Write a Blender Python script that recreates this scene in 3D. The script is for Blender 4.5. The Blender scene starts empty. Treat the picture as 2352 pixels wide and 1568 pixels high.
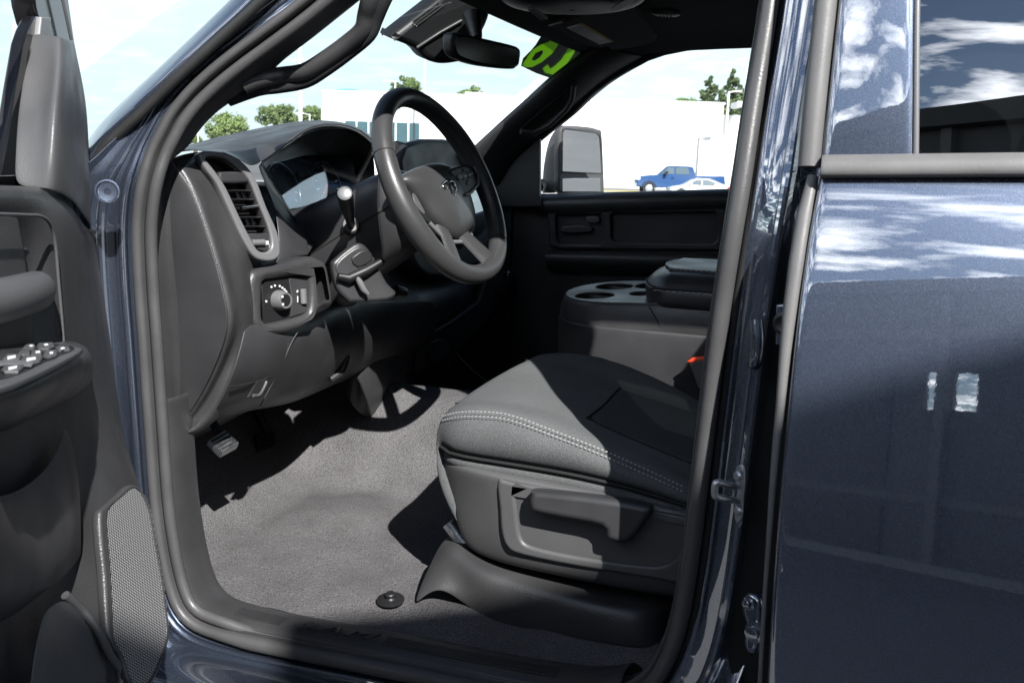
import bpy, bmesh, math, random
from mathutils import Vector as V, Matrix, noise
random.seed(7)
sc = bpy.context.scene
# ------------------------------------------------------------------ camera
FPX, CX, CY = 2200.0, 1176.0, 784.0            # focal length and centre for a 2352 x 1568 picture
YAW, PITCH, ROLL = math.radians(19), math.radians(10.2), math.radians(1.8)
CAM = V((0, -1.1, 1.45))
F = V((-math.sin(YAW)*math.cos(PITCH), math.cos(YAW)*math.cos(PITCH), -math.sin(PITCH)))
R0 = V((math.cos(YAW), math.sin(YAW), 0)); U0 = R0.cross(F)
R = R0*math.cos(ROLL) + U0*math.sin(ROLL)
U = -R0*math.sin(ROLL) + U0*math.cos(ROLL)
cd = bpy.data.cameras.new('camera'); cam = bpy.data.objects.new('camera', cd); sc.collection.objects.link(cam)
cam.matrix_world = Matrix.Translation(CAM) @ Matrix((R, U, -F)).transposed().to_4x4()
cd.sensor_width = 36; cd.lens = FPX/2352*36; cd.clip_start = .02; cd.clip_end = 5000
cd.dof.use_dof = True; cd.dof.focus_distance = 1.65; cd.dof.aperture_fstop = 14
sc.camera = cam
# ------------------------------------------------------------------ sun, sky, exposure
SUN = V((.86, -1.0, 1.18)).normalized()          # towards the sun
sl = bpy.data.lights.new('sun', 'SUN'); sl.energy = 5.0; sl.angle = math.radians(.55); sl.color = (1, .985, .955)
so = bpy.data.objects.new('sun', sl); sc.collection.objects.link(so)
so.rotation_euler = (-SUN).to_track_quat('-Z', 'Y').to_euler(); so.location = SUN*30
wd = bpy.data.worlds.new('World'); sc.world = wd; wd.use_nodes = True
n = wd.node_tree.nodes; l = wd.node_tree.links; n.clear()
out = n.new('ShaderNodeOutputWorld'); bg = n.new('ShaderNodeBackground'); bg.inputs[1].default_value = .052
sky = n.new('ShaderNodeTexSky'); sky.sky_type = 'NISHITA'; sky.sun_disc = False
sky.sun_elevation = math.asin(SUN.z); sky.sun_rotation = math.atan2(SUN.x, SUN.y)
sky.air_density = 1.0; sky.dust_density = .25; sky.ozone_density = 2.2
tc = n.new('ShaderNodeTexCoord'); sep = n.new('ShaderNodeSeparateXYZ'); l.new(tc.outputs['Generated'], sep.inputs[0])
def wmath(op, a, b=None, c=None):
    m = n.new('ShaderNodeMath'); m.operation = op
    for i, v in enumerate((a, b, c)):
        if v is None: continue
        if isinstance(v, (int, float)): m.inputs[i].default_value = v
        else: l.new(v, m.inputs[i])
    return m.outputs[0]
zz = wmath('ADD', wmath('MAXIMUM', sep.outputs[2], 0.0), .10)
cx = wmath('DIVIDE', sep.outputs[0], zz); cy = wmath('DIVIDE', sep.outputs[1], zz)
cmb = n.new('ShaderNodeCombineXYZ'); l.new(cx, cmb.inputs[0]); l.new(cy, cmb.inputs[1])
cn = n.new('ShaderNodeTexNoise'); cn.inputs['Scale'].default_value = 3.7; cn.inputs['Detail'].default_value = 9
cn.inputs['Roughness'].default_value = .56; cn.inputs['Distortion'].default_value = .25
l.new(cmb.outputs[0], cn.inputs['Vector'])
cr = n.new('ShaderNodeValToRGB'); cr.color_ramp.elements[0].position = .475; cr.color_ramp.elements[1].position = .63
l.new(cn.outputs[0], cr.inputs[0])
hz = n.new('ShaderNodeMixRGB'); hz.inputs[2].default_value = (9.6, 11.6, 12.4, 1)      # pale summer haze low in the sky
low = n.new('ShaderNodeMapRange'); low.interpolation_type = 'SMOOTHSTEP'; low.inputs[1].default_value = .52; low.inputs[2].default_value = .16; low.inputs[3].default_value = 0; low.inputs[4].default_value = 1; l.new(sep.outputs[2], low.inputs[0])
cap = n.new('ShaderNodeMapRange'); cap.interpolation_type = 'SMOOTHSTEP'; cap.inputs[1].default_value = .85; cap.inputs[2].default_value = .60; cap.inputs[3].default_value = .05; cap.inputs[4].default_value = 1; l.new(sep.outputs[2], cap.inputs[0])
front = n.new('ShaderNodeMapRange'); front.interpolation_type = 'SMOOTHSTEP'; front.inputs[1].default_value = -.3; front.inputs[2].default_value = .3; front.inputs[3].default_value = .06; front.inputs[4].default_value = .9
l.new(sep.outputs[1], front.inputs[0])
l.new(wmath('MULTIPLY', low.outputs[0], front.outputs[0]), hz.inputs[0]); l.new(sky.outputs[0], hz.inputs[1])
side = n.new('ShaderNodeMapRange'); side.interpolation_type = 'SMOOTHSTEP'; side.inputs[1].default_value = .35; side.inputs[2].default_value = -.25; side.inputs[3].default_value = .06; side.inputs[4].default_value = 1
l.new(sep.outputs[1], side.inputs[0])
mx = n.new('ShaderNodeMixRGB'); mx.inputs[2].default_value = (33, 34.5, 37, 1)
l.new(wmath('MULTIPLY', wmath('MULTIPLY', cr.outputs[0], cap.outputs[0]), side.outputs[0]), mx.inputs[0]); l.new(hz.outputs[0], mx.inputs[1]); l.new(mx.outputs[0], bg.inputs[0])
l.new(bg.outputs[0], out.inputs[0])
sc.view_settings.view_transform = 'Standard'; sc.view_settings.look = 'None'
sc.view_settings.exposure = 1.05; sc.view_settings.gamma = 1; sc.view_settings.use_curve_mapping = False
sc.render.engine = 'CYCLES'
cy_ = sc.cycles; cy_.max_bounces = 8; cy_.diffuse_bounces = 4; cy_.glossy_bounces = 4; cy_.transparent_max_bounces = 12
cy_.use_denoising = True; cy_.caustics_reflective = False; cy_.caustics_refractive = False
# ------------------------------------------------------------------ helpers
def ray(x, y): return F + R*((x-CX)/FPX) - U*((y-CY)/FPX)
def W(x, y, X=None, Y=None, Z=None):
    d = ray(x, y)
    if X is not None: return CAM + d*((X-CAM.x)/d.x)
    if Y is not None: return CAM + d*((Y-CAM.y)/d.y)
    return CAM + d*((Z-CAM.z)/d.z)
def WP(x, y, pl):
    d = ray(x, y); return CAM + d*((pl[0]-CAM).dot(pl[1])/d.dot(pl[1]))
def px2(pts, **k): return [W(p[0], p[1], **k) for p in pts]
def tumble(z): return .06 + .27*max(0, z-1.42)
def WT(x, y, off=0):                            # a point on the cab side (which leans in above the belt)
    p = W(x, y, Y=.06+off)
    for _ in range(6): p = W(x, y, Y=tumble(p.z)+off)
    return p
def catmull(pts, k=6, closed=False):
    P = [V(p) for p in pts]; m = len(P); o = []
    rng = m if closed else m-1
    for i in range(rng):
        if closed: a, b, c, d = P[(i-1) % m], P[i], P[(i+1) % m], P[(i+2) % m]
        else: a, b, c, d = P[max(i-1, 0)], P[i], P[i+1], P[min(i+2, m-1)]
        for j in range(k):
            t = j/k
            o.append(.5*((2*b) + (c-a)*t + (2*a-5*b+4*c-d)*t*t + (3*b-a-3*c+d)*t**3))
    if not closed: o.append(P[-1])
    return o
def rs(pts, m, closed=False):                   # resample a polyline to m points
    P = [V(p) for p in pts]
    if closed: P = P+[P[0]]
    L = [0]
    for a, b in zip(P, P[1:]): L.append(L[-1]+(b-a).length)
    o = []; j = 0; mm = m if closed else m-1
    for i in range(m):
        s = L[-1]*i/mm
        while j < len(L)-2 and L[j+1] < s: j += 1
        t = (s-L[j])/max(1e-9, L[j+1]-L[j]); o.append(P[j].lerp(P[j+1], min(1, t)))
    return o
def finish(name, me, m, parent=None, sharp=40, smooth=True):
    o = bpy.data.objects.new(name, me); sc.collection.objects.link(o)
    if m: me.materials.append(m)
    if smooth:
        for p in me.polygons: p.use_smooth = True
        if sharp: me.set_sharp_from_angle(angle=math.radians(sharp))
    if parent is not None:
        o.parent = parent
        o.matrix_parent_inverse = Matrix.Translation(-ROOTLOC.get(parent.name, V((0, 0, 0))))
    return o
ROOTLOC = {}
def thing(name, loc, label, cat, group=None):
    o = bpy.data.objects.new(name, None); sc.collection.objects.link(o); o.location = loc; o.empty_display_size = .2
    ROOTLOC[o.name] = V(loc); tag(o, label, cat, group); return o
def tag(o, label=None, cat=None, group=None, kind=None):
    if label: o['label'] = label
    if cat: o['category'] = cat
    if group: o['group'] = group
    if kind: o['kind'] = kind
    return o
def mk(name, vs, fs, m, parent=None, sub=0, solid=0, off=0, bev=0, sharp=40, crease=None):
    me = bpy.data.meshes.new(name); me.from_pydata([tuple(v) for v in vs], [], fs); me.update()
    bm = bmesh.new(); bm.from_mesh(me); bmesh.ops.recalc_face_normals(bm, faces=bm.faces); bm.to_mesh(me); bm.free()
    o = finish(name, me, m, parent, sharp if not sub else 0)
    if solid:
        s = o.modifiers.new('s', 'SOLIDIFY'); s.thickness = solid; s.offset = off
    if bev:
        b = o.modifiers.new('b', 'BEVEL'); b.width = bev; b.segments = 3; b.limit_method = 'ANGLE'
    if sub:
        s = o.modifiers.new('u', 'SUBSURF'); s.levels = sub; s.render_levels = sub
    return o
def patch(name, rows, m, parent=None, sub=2, solid=.004, off=0, k=None, sharp=40, close=False):
    if k: rows = [rs(r, k) for r in rows]
    c = len(rows[0]); vs = [p for r in rows for p in r]; fs = []
    for i in range(len(rows)-1):
        for j in range(c if close else c-1):
            a = i*c+j; b = i*c+(j+1) % c; fs.append((a, b, b+c, a+c))
    return mk(name, vs, fs, m, parent, sub, solid, off, sharp=sharp)
def planeb(pt, nrm, upish=V((0, 0, 1))):
    nrm = V(nrm).normalized(); u = upish.cross(nrm).normalized(); v = nrm.cross(u); return V(pt), nrm, u, v
def plate(name, pl, outs, thick, m, parent=None, bev=.002, smooth=4, world=False, sharp=35, res=2):
    """solid plate: front face on plane pl=(point, normal); outlines in picture points (first outer, rest holes)"""
    pt, nrm, u, v = planeb(*pl)
    cu = bpy.data.curves.new('c', 'CURVE'); cu.dimensions = '2D'; cu.fill_mode = 'BOTH'
    bev = min(bev, thick*.49)
    cu.extrude = thick/2-bev; cu.bevel_depth = bev; cu.bevel_resolution = res; cu.offset = -bev
    for o in outs:
        P3 = [V(p) for p in o] if world else [WP(p[0], p[1], (pt, nrm)) for p in o]
        Q = [V(((p-pt).dot(u), (p-pt).dot(v), 0)) for p in P3]
        if smooth: Q = catmull(Q, smooth, True)
        s = cu.splines.new('POLY'); s.points.add(len(Q)-1); s.use_cyclic_u = True
        for i, q in enumerate(Q): s.points[i].co = (q.x, q.y, 0, 1)
    to = bpy.data.objects.new('t', cu); me = bpy.data.meshes.new_from_object(to); bpy.data.objects.remove(to); bpy.data.curves.remove(cu)
    M = Matrix((u, v, nrm)).transposed().to_4x4(); M.translation = pt - nrm*(thick/2)
    me.transform(M); me.name = name
    return finish(name, me, m, parent, sharp)
def tube(name, path, r, m, parent=None, closed=False, k=10, flat=1.0, up=None, cap=True):
    P = [V(p) for p in path]; N = len(P); vs = []; fs = []
    ref = up
    for i, p in enumerate(P):
        a = P[(i-1) % N] if (closed or i > 0) else p; b = P[(i+1) % N] if (closed or i < N-1) else p
        t = (b-a).normalized()
        if ref is None: ref = V((0, 0, 1)) if abs(t.z) < .9 else V((1, 0, 0))
        s = t.cross(ref).normalized(); w = s.cross(t)
        if up is None: ref = w
        if isinstance(r, (list, tuple)):
            f = i/max(1, N-1)*(len(r)-1); q = min(int(f), len(r)-2); rr = r[q]+(r[q+1]-r[q])*(f-q)
        else: rr = r
        for j in range(k):
            an = 2*math.pi*j/k; vs.append(p + s*(math.cos(an)*rr) + w*(math.sin(an)*rr*flat))
    for i in range(N if closed else N-1):
        for j in range(k):
            a = i*k+j; b = i*k+(j+1) % k; c = ((i+1) % N)*k
            fs.append((a, b, c+(j+1) % k, c+j))
    if not closed and cap: fs.append(tuple(range(k-1, -1, -1))); fs.append(tuple((N-1)*k+j for j in range(k)))
    return mk(name, vs, fs, m, parent, sharp=50)
def box(name, lo, hi, m, parent=None, bev=.004, M=None):
    x0, y0, z0 = lo; x1, y1, z1 = hi
    vs = [V((x, y, z)) for x in (x0, x1) for y in (y0, y1) for z in (z0, z1)]
    if M: vs = [M @ v for v in vs]
    fs = [(0, 1, 3, 2), (4, 6, 7, 5), (0, 4, 5, 1), (2, 3, 7, 6), (0, 2, 6, 4), (1, 5, 7, 3)]
    me = bpy.data.meshes.new(name); me.from_pydata([tuple(v) for v in vs], [], fs); bm = bmesh.new(); bm.from_mesh(me)
    bmesh.ops.recalc_face_normals(bm, faces=bm.faces)
    if bev: bmesh.ops.bevel(bm, geom=list(bm.edges), offset=bev, segments=3, profile=.5, affect='EDGES')
    bm.to_mesh(me); bm.free(); return finish(name, me, m, parent, 35)
def lathe(name, c, ax, prof, m, parent=None, k=32, ex=1.0, side=None):
    """prof: (radius, height along axis)"""
    ax = V(ax).normalized(); s = V(side).normalized() if side else ax.orthogonal().normalized(); w = ax.cross(s); vs = []; fs = []
    for r, h in prof:
        for j in range(k):
            a = 2*math.pi*j/k; vs.append(V(c)+ax*h+s*(math.cos(a)*r*ex)+w*(math.sin(a)*r))
    for i in range(len(prof)-1):
        for j in range(k): fs.append((i*k+j, i*k+(j+1) % k, (i+1)*k+(j+1) % k, (i+1)*k+j))
    fs.append(tuple(range(k))); fs.append(tuple((len(prof)-1)*k+j for j in range(k)))
    return mk(name, vs, fs, m, parent, sharp=35)
def text(name, s, pl, origin, size, m, parent=None, ext=.001, shear=0, upv=V((0, 0, 1)), mirror=False, bold=0, space=1.0, align='CENTER', xs=1.0):
    pt, nrm, u, v = planeb(pl[0], pl[1], upv)
    cu = bpy.data.curves.new('f', 'FONT'); cu.body = s; cu.size = size; cu.extrude = ext; cu.shear = shear; cu.align_x = align; cu.align_y = 'CENTER'
    cu.offset = bold; cu.space_character = space; cu.resolution_u = 3
    to = bpy.data.objects.new('t', cu); me = bpy.data.meshes.new_from_object(to); bpy.data.objects.remove(to); bpy.data.curves.remove(cu)
    M = Matrix((u*(-xs if mirror else xs), v, nrm)).transposed().to_4x4(); M.translation = V(origin)
    me.transform(M); me.name = name
    return finish(name, me, m, parent, 30)
def dome(name, outline, pl, prof, m, parent=None, sub=1):
    """pillow: the outline (picture points on plane pl) shrinks towards its middle while it rises; prof: (scale, height)"""
    Q = catmull([WP(p[0], p[1], pl) for p in outline], 3, True); c = sum(Q, V((0, 0, 0)))/len(Q)
    return patch(name, [[c+(q-c)*s+pl[1]*h for q in Q] for s, h in prof], m, parent, sub, .0015, close=True)
from mathutils.bvhtree import BVHTree
def drape(o, bvh, low, high, top):
    """lay a flat-built mesh onto a surface below it"""
    for v in o.data.vertices:
        h = bvh.ray_cast(V((v.co.x, v.co.y, 2)), V((0, 0, -1)))[0]
        if h is not None: v.co.z = h.z+(high if v.co.z > top else low)
# ------------------------------------------------------------------ materials
def mat(name, col, rough=.5, metal=0, spec=.5, coat=0, bump=None, var=None, sheen=0, grain=None, ior=None):
    """bump=(kind, scale, distance); var=(scale, amount); grain=(scale, amount) fine speckle of the colour itself"""
    m = bpy.data.materials.new(name); m.use_nodes = True; n = m.node_tree.nodes; l = m.node_tree.links; b = n['Principled BSDF']
    b.inputs['Base Color'].default_value = (*col, 1); b.inputs['Roughness'].default_value = rough; b.inputs['Metallic'].default_value = metal
    b.inputs['Specular IOR Level'].default_value = spec; b.inputs['Coat Weight'].default_value = coat; b.inputs['Coat Roughness'].default_value = .02
    b.inputs['Sheen Weight'].default_value = sheen
    if ior: b.inputs['IOR'].default_value = ior
    t = n.new('ShaderNodeTexCoord'); src = None
    def mul(a, scale, amt, kind='noise'):
        tx = n.new('ShaderNodeTexNoise'); tx.inputs['Scale'].default_value = scale; tx.inputs['Detail'].default_value = 4
        l.new(t.outputs['Object'], tx.inputs['Vector'])
        mr = n.new('ShaderNodeMapRange'); mr.inputs[1].default_value = .3; mr.inputs[2].default_value = .7; mr.inputs[3].default_value = 1-amt; mr.inputs[4].default_value = 1+amt
        l.new(tx.outputs[0], mr.inputs[0])
        mm = n.new('ShaderNodeVectorMath'); mm.operation = 'SCALE'
        if a is None: mm.inputs[0].default_value = col
        else: l.new(a, mm.inputs[0])
        l.new(mr.outputs[0], mm.inputs['Scale']); return mm.outputs[0]
    if var: src = mul(src, *var)
    if grain: src = mul(src, *grain)
    if src is not None: l.new(src, b.inputs['Base Color'])
    if var:
        tx = n.new('ShaderNodeTexNoise'); tx.inputs['Scale'].default_value = var[0]*1.7; l.new(t.outputs['Object'], tx.inputs['Vector'])
        mr = n.new('ShaderNodeMapRange'); mr.inputs[1].default_value = .3; mr.inputs[2].default_value = .7; mr.inputs[3].default_value = max(.02, rough-.10); mr.inputs[4].default_value = min(1, rough+.10)
        l.new(tx.outputs[0], mr.inputs[0]); l.new(mr.outputs[0], b.inputs['Roughness'])
    if bump:
        kind, s, d = bump
        if kind == 'leather':
            tx = n.new('ShaderNodeTexVoronoi'); tx.inputs['Scale'].default_value = s; tx.feature = 'SMOOTH_F1'; o = tx.outputs['Distance']
        else:
            tx = n.new('ShaderNodeTexNoise'); tx.inputs['Scale'].default_value = s; tx.inputs['Detail'].default_value = 5; o = tx.outputs[0]
        l.new(t.outputs['Object'], tx.inputs['Vector'])
        bp = n.new('ShaderNodeBump'); bp.inputs['Strength'].default_value = 1; bp.inputs['Distance'].default_value = d
        l.new(o, bp.inputs['Height']); l.new(bp.outputs[0], b.inputs['Normal'])
    return m
M = {}
M['trim'] = mat('grained_trim', (.037, .037, .0385), .40, bump=('leather', 620, .00035), var=(9, .2))
M['trim_smooth'] = mat('smooth_trim', (.031, .031, .033), .42, bump=('leather', 1100, .00016), var=(8, .22))
M['trim_light'] = mat('light_trim', (.070, .070, .072), .45, bump=('leather', 700, .0002), var=(8, .1))
M['black'] = mat('black_plastic', (.012, .012, .013), .42, bump=('noise', 900, .0001))
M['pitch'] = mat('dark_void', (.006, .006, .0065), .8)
M['gloss'] = mat('gloss_black', (.008, .008, .009), .12)
M['silver'] = mat('silver_trim', (.15, .15, .155), .36, metal=.15, bump=('noise', 1600, .00005))
M['chrome'] = mat('chrome', (.75, .75, .77), .12, metal=1)
M['steel'] = mat('galvanised_steel', (.55, .56, .58), .42, metal=1, var=(60, .15))
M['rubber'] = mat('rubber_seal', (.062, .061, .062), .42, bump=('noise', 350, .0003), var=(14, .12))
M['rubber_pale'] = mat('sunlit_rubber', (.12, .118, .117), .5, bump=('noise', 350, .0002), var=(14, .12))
M['vinyl'] = mat('console_vinyl', (.028, .029, .031), .36, spec=.75, bump=('leather', 1100, .00012), var=(7, .14))
M['rubber_dark'] = mat('dark_rubber', (.02, .02, .02), .55, var=(14, .1))
M['wheel'] = mat('wheel_leather', (.038, .038, .039), .40, bump=('leather', 700, .0002), var=(10, .1))
M['carpet'] = mat('carpet', (.108, .104, .107), 1, spec=.1, bump=('noise', 300, .005), var=(13, .11), grain=(520, .62))
M['fabric'] = mat('seat_fabric', (.098, .101, .103), .95, spec=.15, bump=('noise', 900, .0012), var=(9, .07), grain=(800, .4))
M['fabric_dark'] = mat('seat_insert', (.060, .064, .067), .95, spec=.15, bump=('noise', 900, .001), grain=(800, .35))
M['headliner'] = mat('headliner_cloth', (.03, .031, .033), .95, spec=.1, bump=('noise', 700, .0008))
M['thread'] = mat('pale_thread', (.36, .36, .35), .8)
M['white'] = mat('white_print', (.75, .75, .75), .6)
M['red'] = mat('red_plastic', (.75, .06, .02), .35)
def paint(name, col):
    m = bpy.data.materials.new(name); m.use_nodes = True; n = m.node_tree.nodes; l = m.node_tree.links; b = n['Principled BSDF']
    t = n.new('ShaderNodeTexCoord'); v = n.new('ShaderNodeTexVoronoi'); v.inputs['Scale'].default_value = 2300; l.new(t.outputs['Object'], v.inputs['Vector'])
    hs = n.new('ShaderNodeSeparateColor'); l.new(v.outputs['Color'], hs.inputs[0])
    p = n.new('ShaderNodeMath'); p.operation = 'POWER'; p.inputs[1].default_value = 7; l.new(hs.outputs[0], p.inputs[0])
    mr = n.new('ShaderNodeMapRange'); mr.inputs[3].default_value = .85; mr.inputs[4].default_value = 2.0; l.new(p.outputs[0], mr.inputs[0])
    sc_ = n.new('ShaderNodeVectorMath'); sc_.operation = 'SCALE'; sc_.inputs[0].default_value = col; l.new(mr.outputs[0], sc_.inputs['Scale'])
    l.new(sc_.outputs[0], b.inputs['Base Color'])
    b.inputs['Metallic'].default_value = .85; b.inputs['Roughness'].default_value = .40; b.inputs['Coat Weight'].default_value = 1; b.inputs['Coat Roughness'].default_value = .015; b.inputs['Coat IOR'].default_value = 3.0
    nz = n.new('ShaderNodeTexNoise'); nz.inputs['Scale'].default_value = 170; l.new(t.outputs['Object'], nz.inputs['Vector'])
    bp = n.new('ShaderNodeBump'); bp.inputs['Distance'].default_value = .000007; l.new(nz.outputs[0], bp.inputs['Height'])
    l.new(bp.outputs[0], b.inputs['Coat Normal'])
    return m
M['paint'] = paint('dark_blue_metallic', (.090, .111, .160))
def glass(name, tint, refl=1.0, ior=1.5):
    m = bpy.data.materials.new(name); m.use_nodes = True; n = m.node_tree.nodes; l = m.node_tree.links; n.remove(n['Principled BSDF'])
    tr = n.new('ShaderNodeBsdfTransparent'); tr.inputs[0].default_value = (*tint, 1); g = n.new('ShaderNodeBsdfGlossy'); g.inputs['Roughness'].default_value = .0
    g.inputs[0].default_value = (refl, refl, refl, 1)
    r0 = ((ior-1)/(ior+1))**2; lw = n.new('ShaderNodeLayerWeight'); lw.inputs[0].default_value = .5
    p = n.new('ShaderNodeMath'); p.operation = 'POWER'; p.inputs[1].default_value = 5; l.new(lw.outputs['Facing'], p.inputs[0])
    f = n.new('ShaderNodeMath'); f.operation = 'MULTIPLY_ADD'; f.inputs[1].default_value = 1-r0; f.inputs[2].default_value = r0; l.new(p.outputs[0], f.inputs[0])
    x = n.new('ShaderNodeMixShader')
    l.new(f.outputs[0], x.inputs[0]); l.new(tr.outputs[0], x.inputs[1]); l.new(g.outputs[0], x.inputs[2]); l.new(x.outputs[0], n['Material Output'].inputs[0])
    return m
M['glass'] = glass('clear_glass', (.95, .98, .97), 1, 1.3)
M['privacy'] = glass('privacy_glass', (.045, .05, .05), 1, 3.5)
M['mirror'] = mat('mirror_glass', (.8, .82, .82), .01, metal=1)
# ================================================================== the open pickup truck
truck = thing('pickup_truck', (.6, .95, 0), 'dark blue metallic crew cab pickup truck with its front door standing open', 'pickup truck')
# ---- path of the front door opening (picture points on the cab side)
RING_PX = [(700, 0), (588, 85), (547, 115), (490, 160), (436, 210), (395, 260), (370, 305), (350, 345), (335, 390), (322, 450), (316, 520), (317, 588),
    (322, 680), (330, 784), (338, 900), (345, 1000), (352, 1100), (359, 1176), (368, 1240), (379, 1300), (393, 1355), (412, 1400), (440, 1430), (480, 1449),
    (535, 1465), (600, 1480), (700, 1500), (850, 1529), (1050, 1570), (1200, 1600), (1330, 1618), (1420, 1612), (1485, 1578), (1522, 1530), (1548, 1470), (1566, 1400),
    (1583, 1300), (1599, 1176), (1620, 1000), (1646, 784), (1665, 650), (1686, 520), (1707, 392), (1728, 250), (1748, 130), (1768, 0)]
ring = [WT(x, y) for x, y in RING_PX]
zt = 1.92
top = [V((ring[0].x+.09, 0, 1.75)), V((ring[0].x+.19, 0, 1.85)), V((-.40, 0, zt+.005)), V((-.28, 0, zt)), V((-.17, 0, zt-.02)), V((-.108, 0, 1.80))]
for p in top: p.y = tumble(p.z)
ring = ring + [p for p in reversed(top)]
ring = catmull(ring, 4, True); ring = rs(ring, 260, True)
NR = len(ring)
def smooth_dirs(P):
    o = []
    for i in range(len(P)):
        t = P[(i+3) % len(P)]-P[(i-3) % len(P)]; o.append(V((t.z, 0, -t.x)).normalized())
    return o
rdir = smooth_dirs(ring)
cen = V((-.55, 0, 1.25))
if (ring[0]-cen).dot(rdir[0]) < 0: rdir = [-d for d in rdir]     # outward, away from the opening
def band(name, prof, m, idx=None, closed=True, solid=.0015, parent=truck, sub=0, sharp=30):
    idx = idx if idx is not None else range(NR); rows = []
    for i in idx:
        slope = .27 if ring[i].z > 1.42 else 0
        pr = prof(i) if callable(prof) else prof
        rows.append([ring[i]+rdir[i]*o+V((0, dy+slope*rdir[i].z*o, 0)) for o, dy in pr])
    vs = [p for r in rows for p in r]; c = len(rows[0]); fs = []; nr = len(rows)
    for i in range(nr if closed else nr-1):
        for j in range(c-1):
            a = i*c+j; b = ((i+1) % nr)*c+j; fs.append((a, a+1, b+1, b))
    return mk(name, vs, fs, m, parent, sub, solid, 0, sharp=sharp)
def arc(c0, c1, r, a0, a1, k): return [(c0+r*math.cos(math.radians(a0+(a1-a0)*i/k)), c1+r*math.sin(math.radians(a0+(a1-a0)*i/k))) for i in range(k+1)]
# painted door aperture flange: steps and soft ridges like pressed steel
flange = [(-.004, .03), (.006, .012), (.014, .006)] + arc(.024, -.004, .007, 150, 300, 6) + [(.036, -.006), (.043, -.008)] + arc(.052, -.016, .006, 130, 320, 6) + [(.062, -.026), (.074, -.028), (.084, -.036), (.088, -.050), (.088, -.06)]
def sstep(a, b, t):
    t = max(0, min(1, (t-a)/(b-a))); return t*t*(3-2*t)
def bside(i): return sstep(-.42, -.25, ring[i].x)*sstep(.76, .92, ring[i].z)     # 1 on the rear (centre pillar) side
def hside(i): return sstep(-.80, -.88, ring[i].x+max(0, ring[i].z-1.35)*-.75)                # 1 on the hinge side and up the windscreen pillar
flange_b = [(-.004, .03), (.006, .012), (.012, .010)] + arc(.021, .012, .006, 170, 300, 6) + [(.032, .0), (.042, -.002)] + arc(.052, -.008, .006, 130, 320, 6) + [(.062, .012), (.072, .03), (.082, .045), (.090, .045), (.094, .04)]
def flange_at(i):
    b = bside(i)*(1-sstep(1.30, 1.46, ring[i].z)*.55); a = sstep(1.36, 1.50, ring[i].z)*sstep(-.35, -.55, ring[i].x)
    sq = lambda o: o if o < .02 else o-(o-.02)*.68*a
    return [(sq(o0+(o1-o0)*b), (d0+(d1-d0)*b)*(1-.75*a)) for (o0, d0), (o1, d1) in zip(flange, flange_b)]
aperture = band('door_aperture', flange_at, M['paint'], solid=.002)
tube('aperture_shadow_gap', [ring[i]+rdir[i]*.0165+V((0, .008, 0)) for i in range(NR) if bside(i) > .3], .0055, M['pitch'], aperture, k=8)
# two lobes of the rubber door seal
def seal_at(i):
    h = hside(i); r = .0108-.0031*h; c = .001-.0005*h
    return [(c+r*.95, .014)]+[(c+a*r, -.0005+b*r) for a, b in arc(0, 0, 1, 20, -200, 10)]+[(c-r*1.02, .014)]
seal = band('door_seal', seal_at, M['rubber'], solid=.0, sharp=60)
def off_ring(o, dy, idx=None): return [ring[i]+rdir[i]*o+V((0, dy, 0)) for i in (idx or range(NR))]
tube('seal_lip', [ring[i]+rdir[i]*(-.006-.0112*hside(i))+V((0, .018-.009*hside(i), 0)) for i in range(NR)], .0088, M['rubber'], seal, True, 10)
tube('seal_groove', off_ring(-.0088, .0085), .0035, M['rubber_dark'], seal, True, 6)
# ---- index helpers on the ring
def near(x, y):
    q = WT(x, y); return min(range(NR), key=lambda i: (ring[i]-q).length)
iA, iSill, iEnd = near(330, 784), near(600, 1480), near(1420, 1612)
if iA > iSill: iA, iSill, iEnd = iEnd, iSill, iA
def irange(a, b):
    s = 1 if b > a else -1; return list(range(a, b+s, s))
kick = irange(near(340, 930), near(1430, 1612))
scuff = band('sill_plate', [(-.012, .012), (-.0165, .020), (-.019, .034), (-.0185, .052), (-.0165, .062), (-.0165, .072), (-.012, .086), (-.004, .096), (.014, .108)], M['trim'], kick, False, .004, sub=1)
# ribs and lettering on the tread of the sill
zs = W(800, 1470, Y=.12).z
zs = ring[iSill].z + .0345
def sillz(x):
    i = min(kick, key=lambda i: abs(ring[i].x-x)+abs(ring[i].z-.74)); return ring[i].z+.0195
sbvh = BVHTree.FromPolygons([v.co for v in scuff.data.vertices], [p.vertices[:] for p in scuff.data.polygons])
for xa, xb in ((-.86, -.775), (-.60, -.33)):
    vs, fs = [], []
    for k in range(7):
        y = .090+.0042*k; nn = 10
        for q in range(nn+1):
            x = xa+(xb-xa)*q/nn; o = len(vs)
            vs += [V((x, y, -1)), V((x, y, 1)), V((x, y+.002, 1)), V((x, y+.002, -1))]
            if q: fs += [(o-3, o+1, o+2, o-2), (o-4, o, o+1, o-3), (o-2, o+2, o+3, o-1)]
    rb = mk('sill_rib', vs, fs, M['trim_smooth'], scuff); drape(rb, sbvh, -.001, .0036, 0)
lt = text('sill_lettering', 'RAM', (V((-.69, .10, 0)), V((0, 0, 1))), (-.69, .104, .80), .034, M['trim'], scuff, ext=.0012, shear=.3, upv=V((0, 1, 0)), bold=0, space=1.15, xs=1.8)
drape(lt, sbvh, -.001, .0044, .80)
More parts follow.
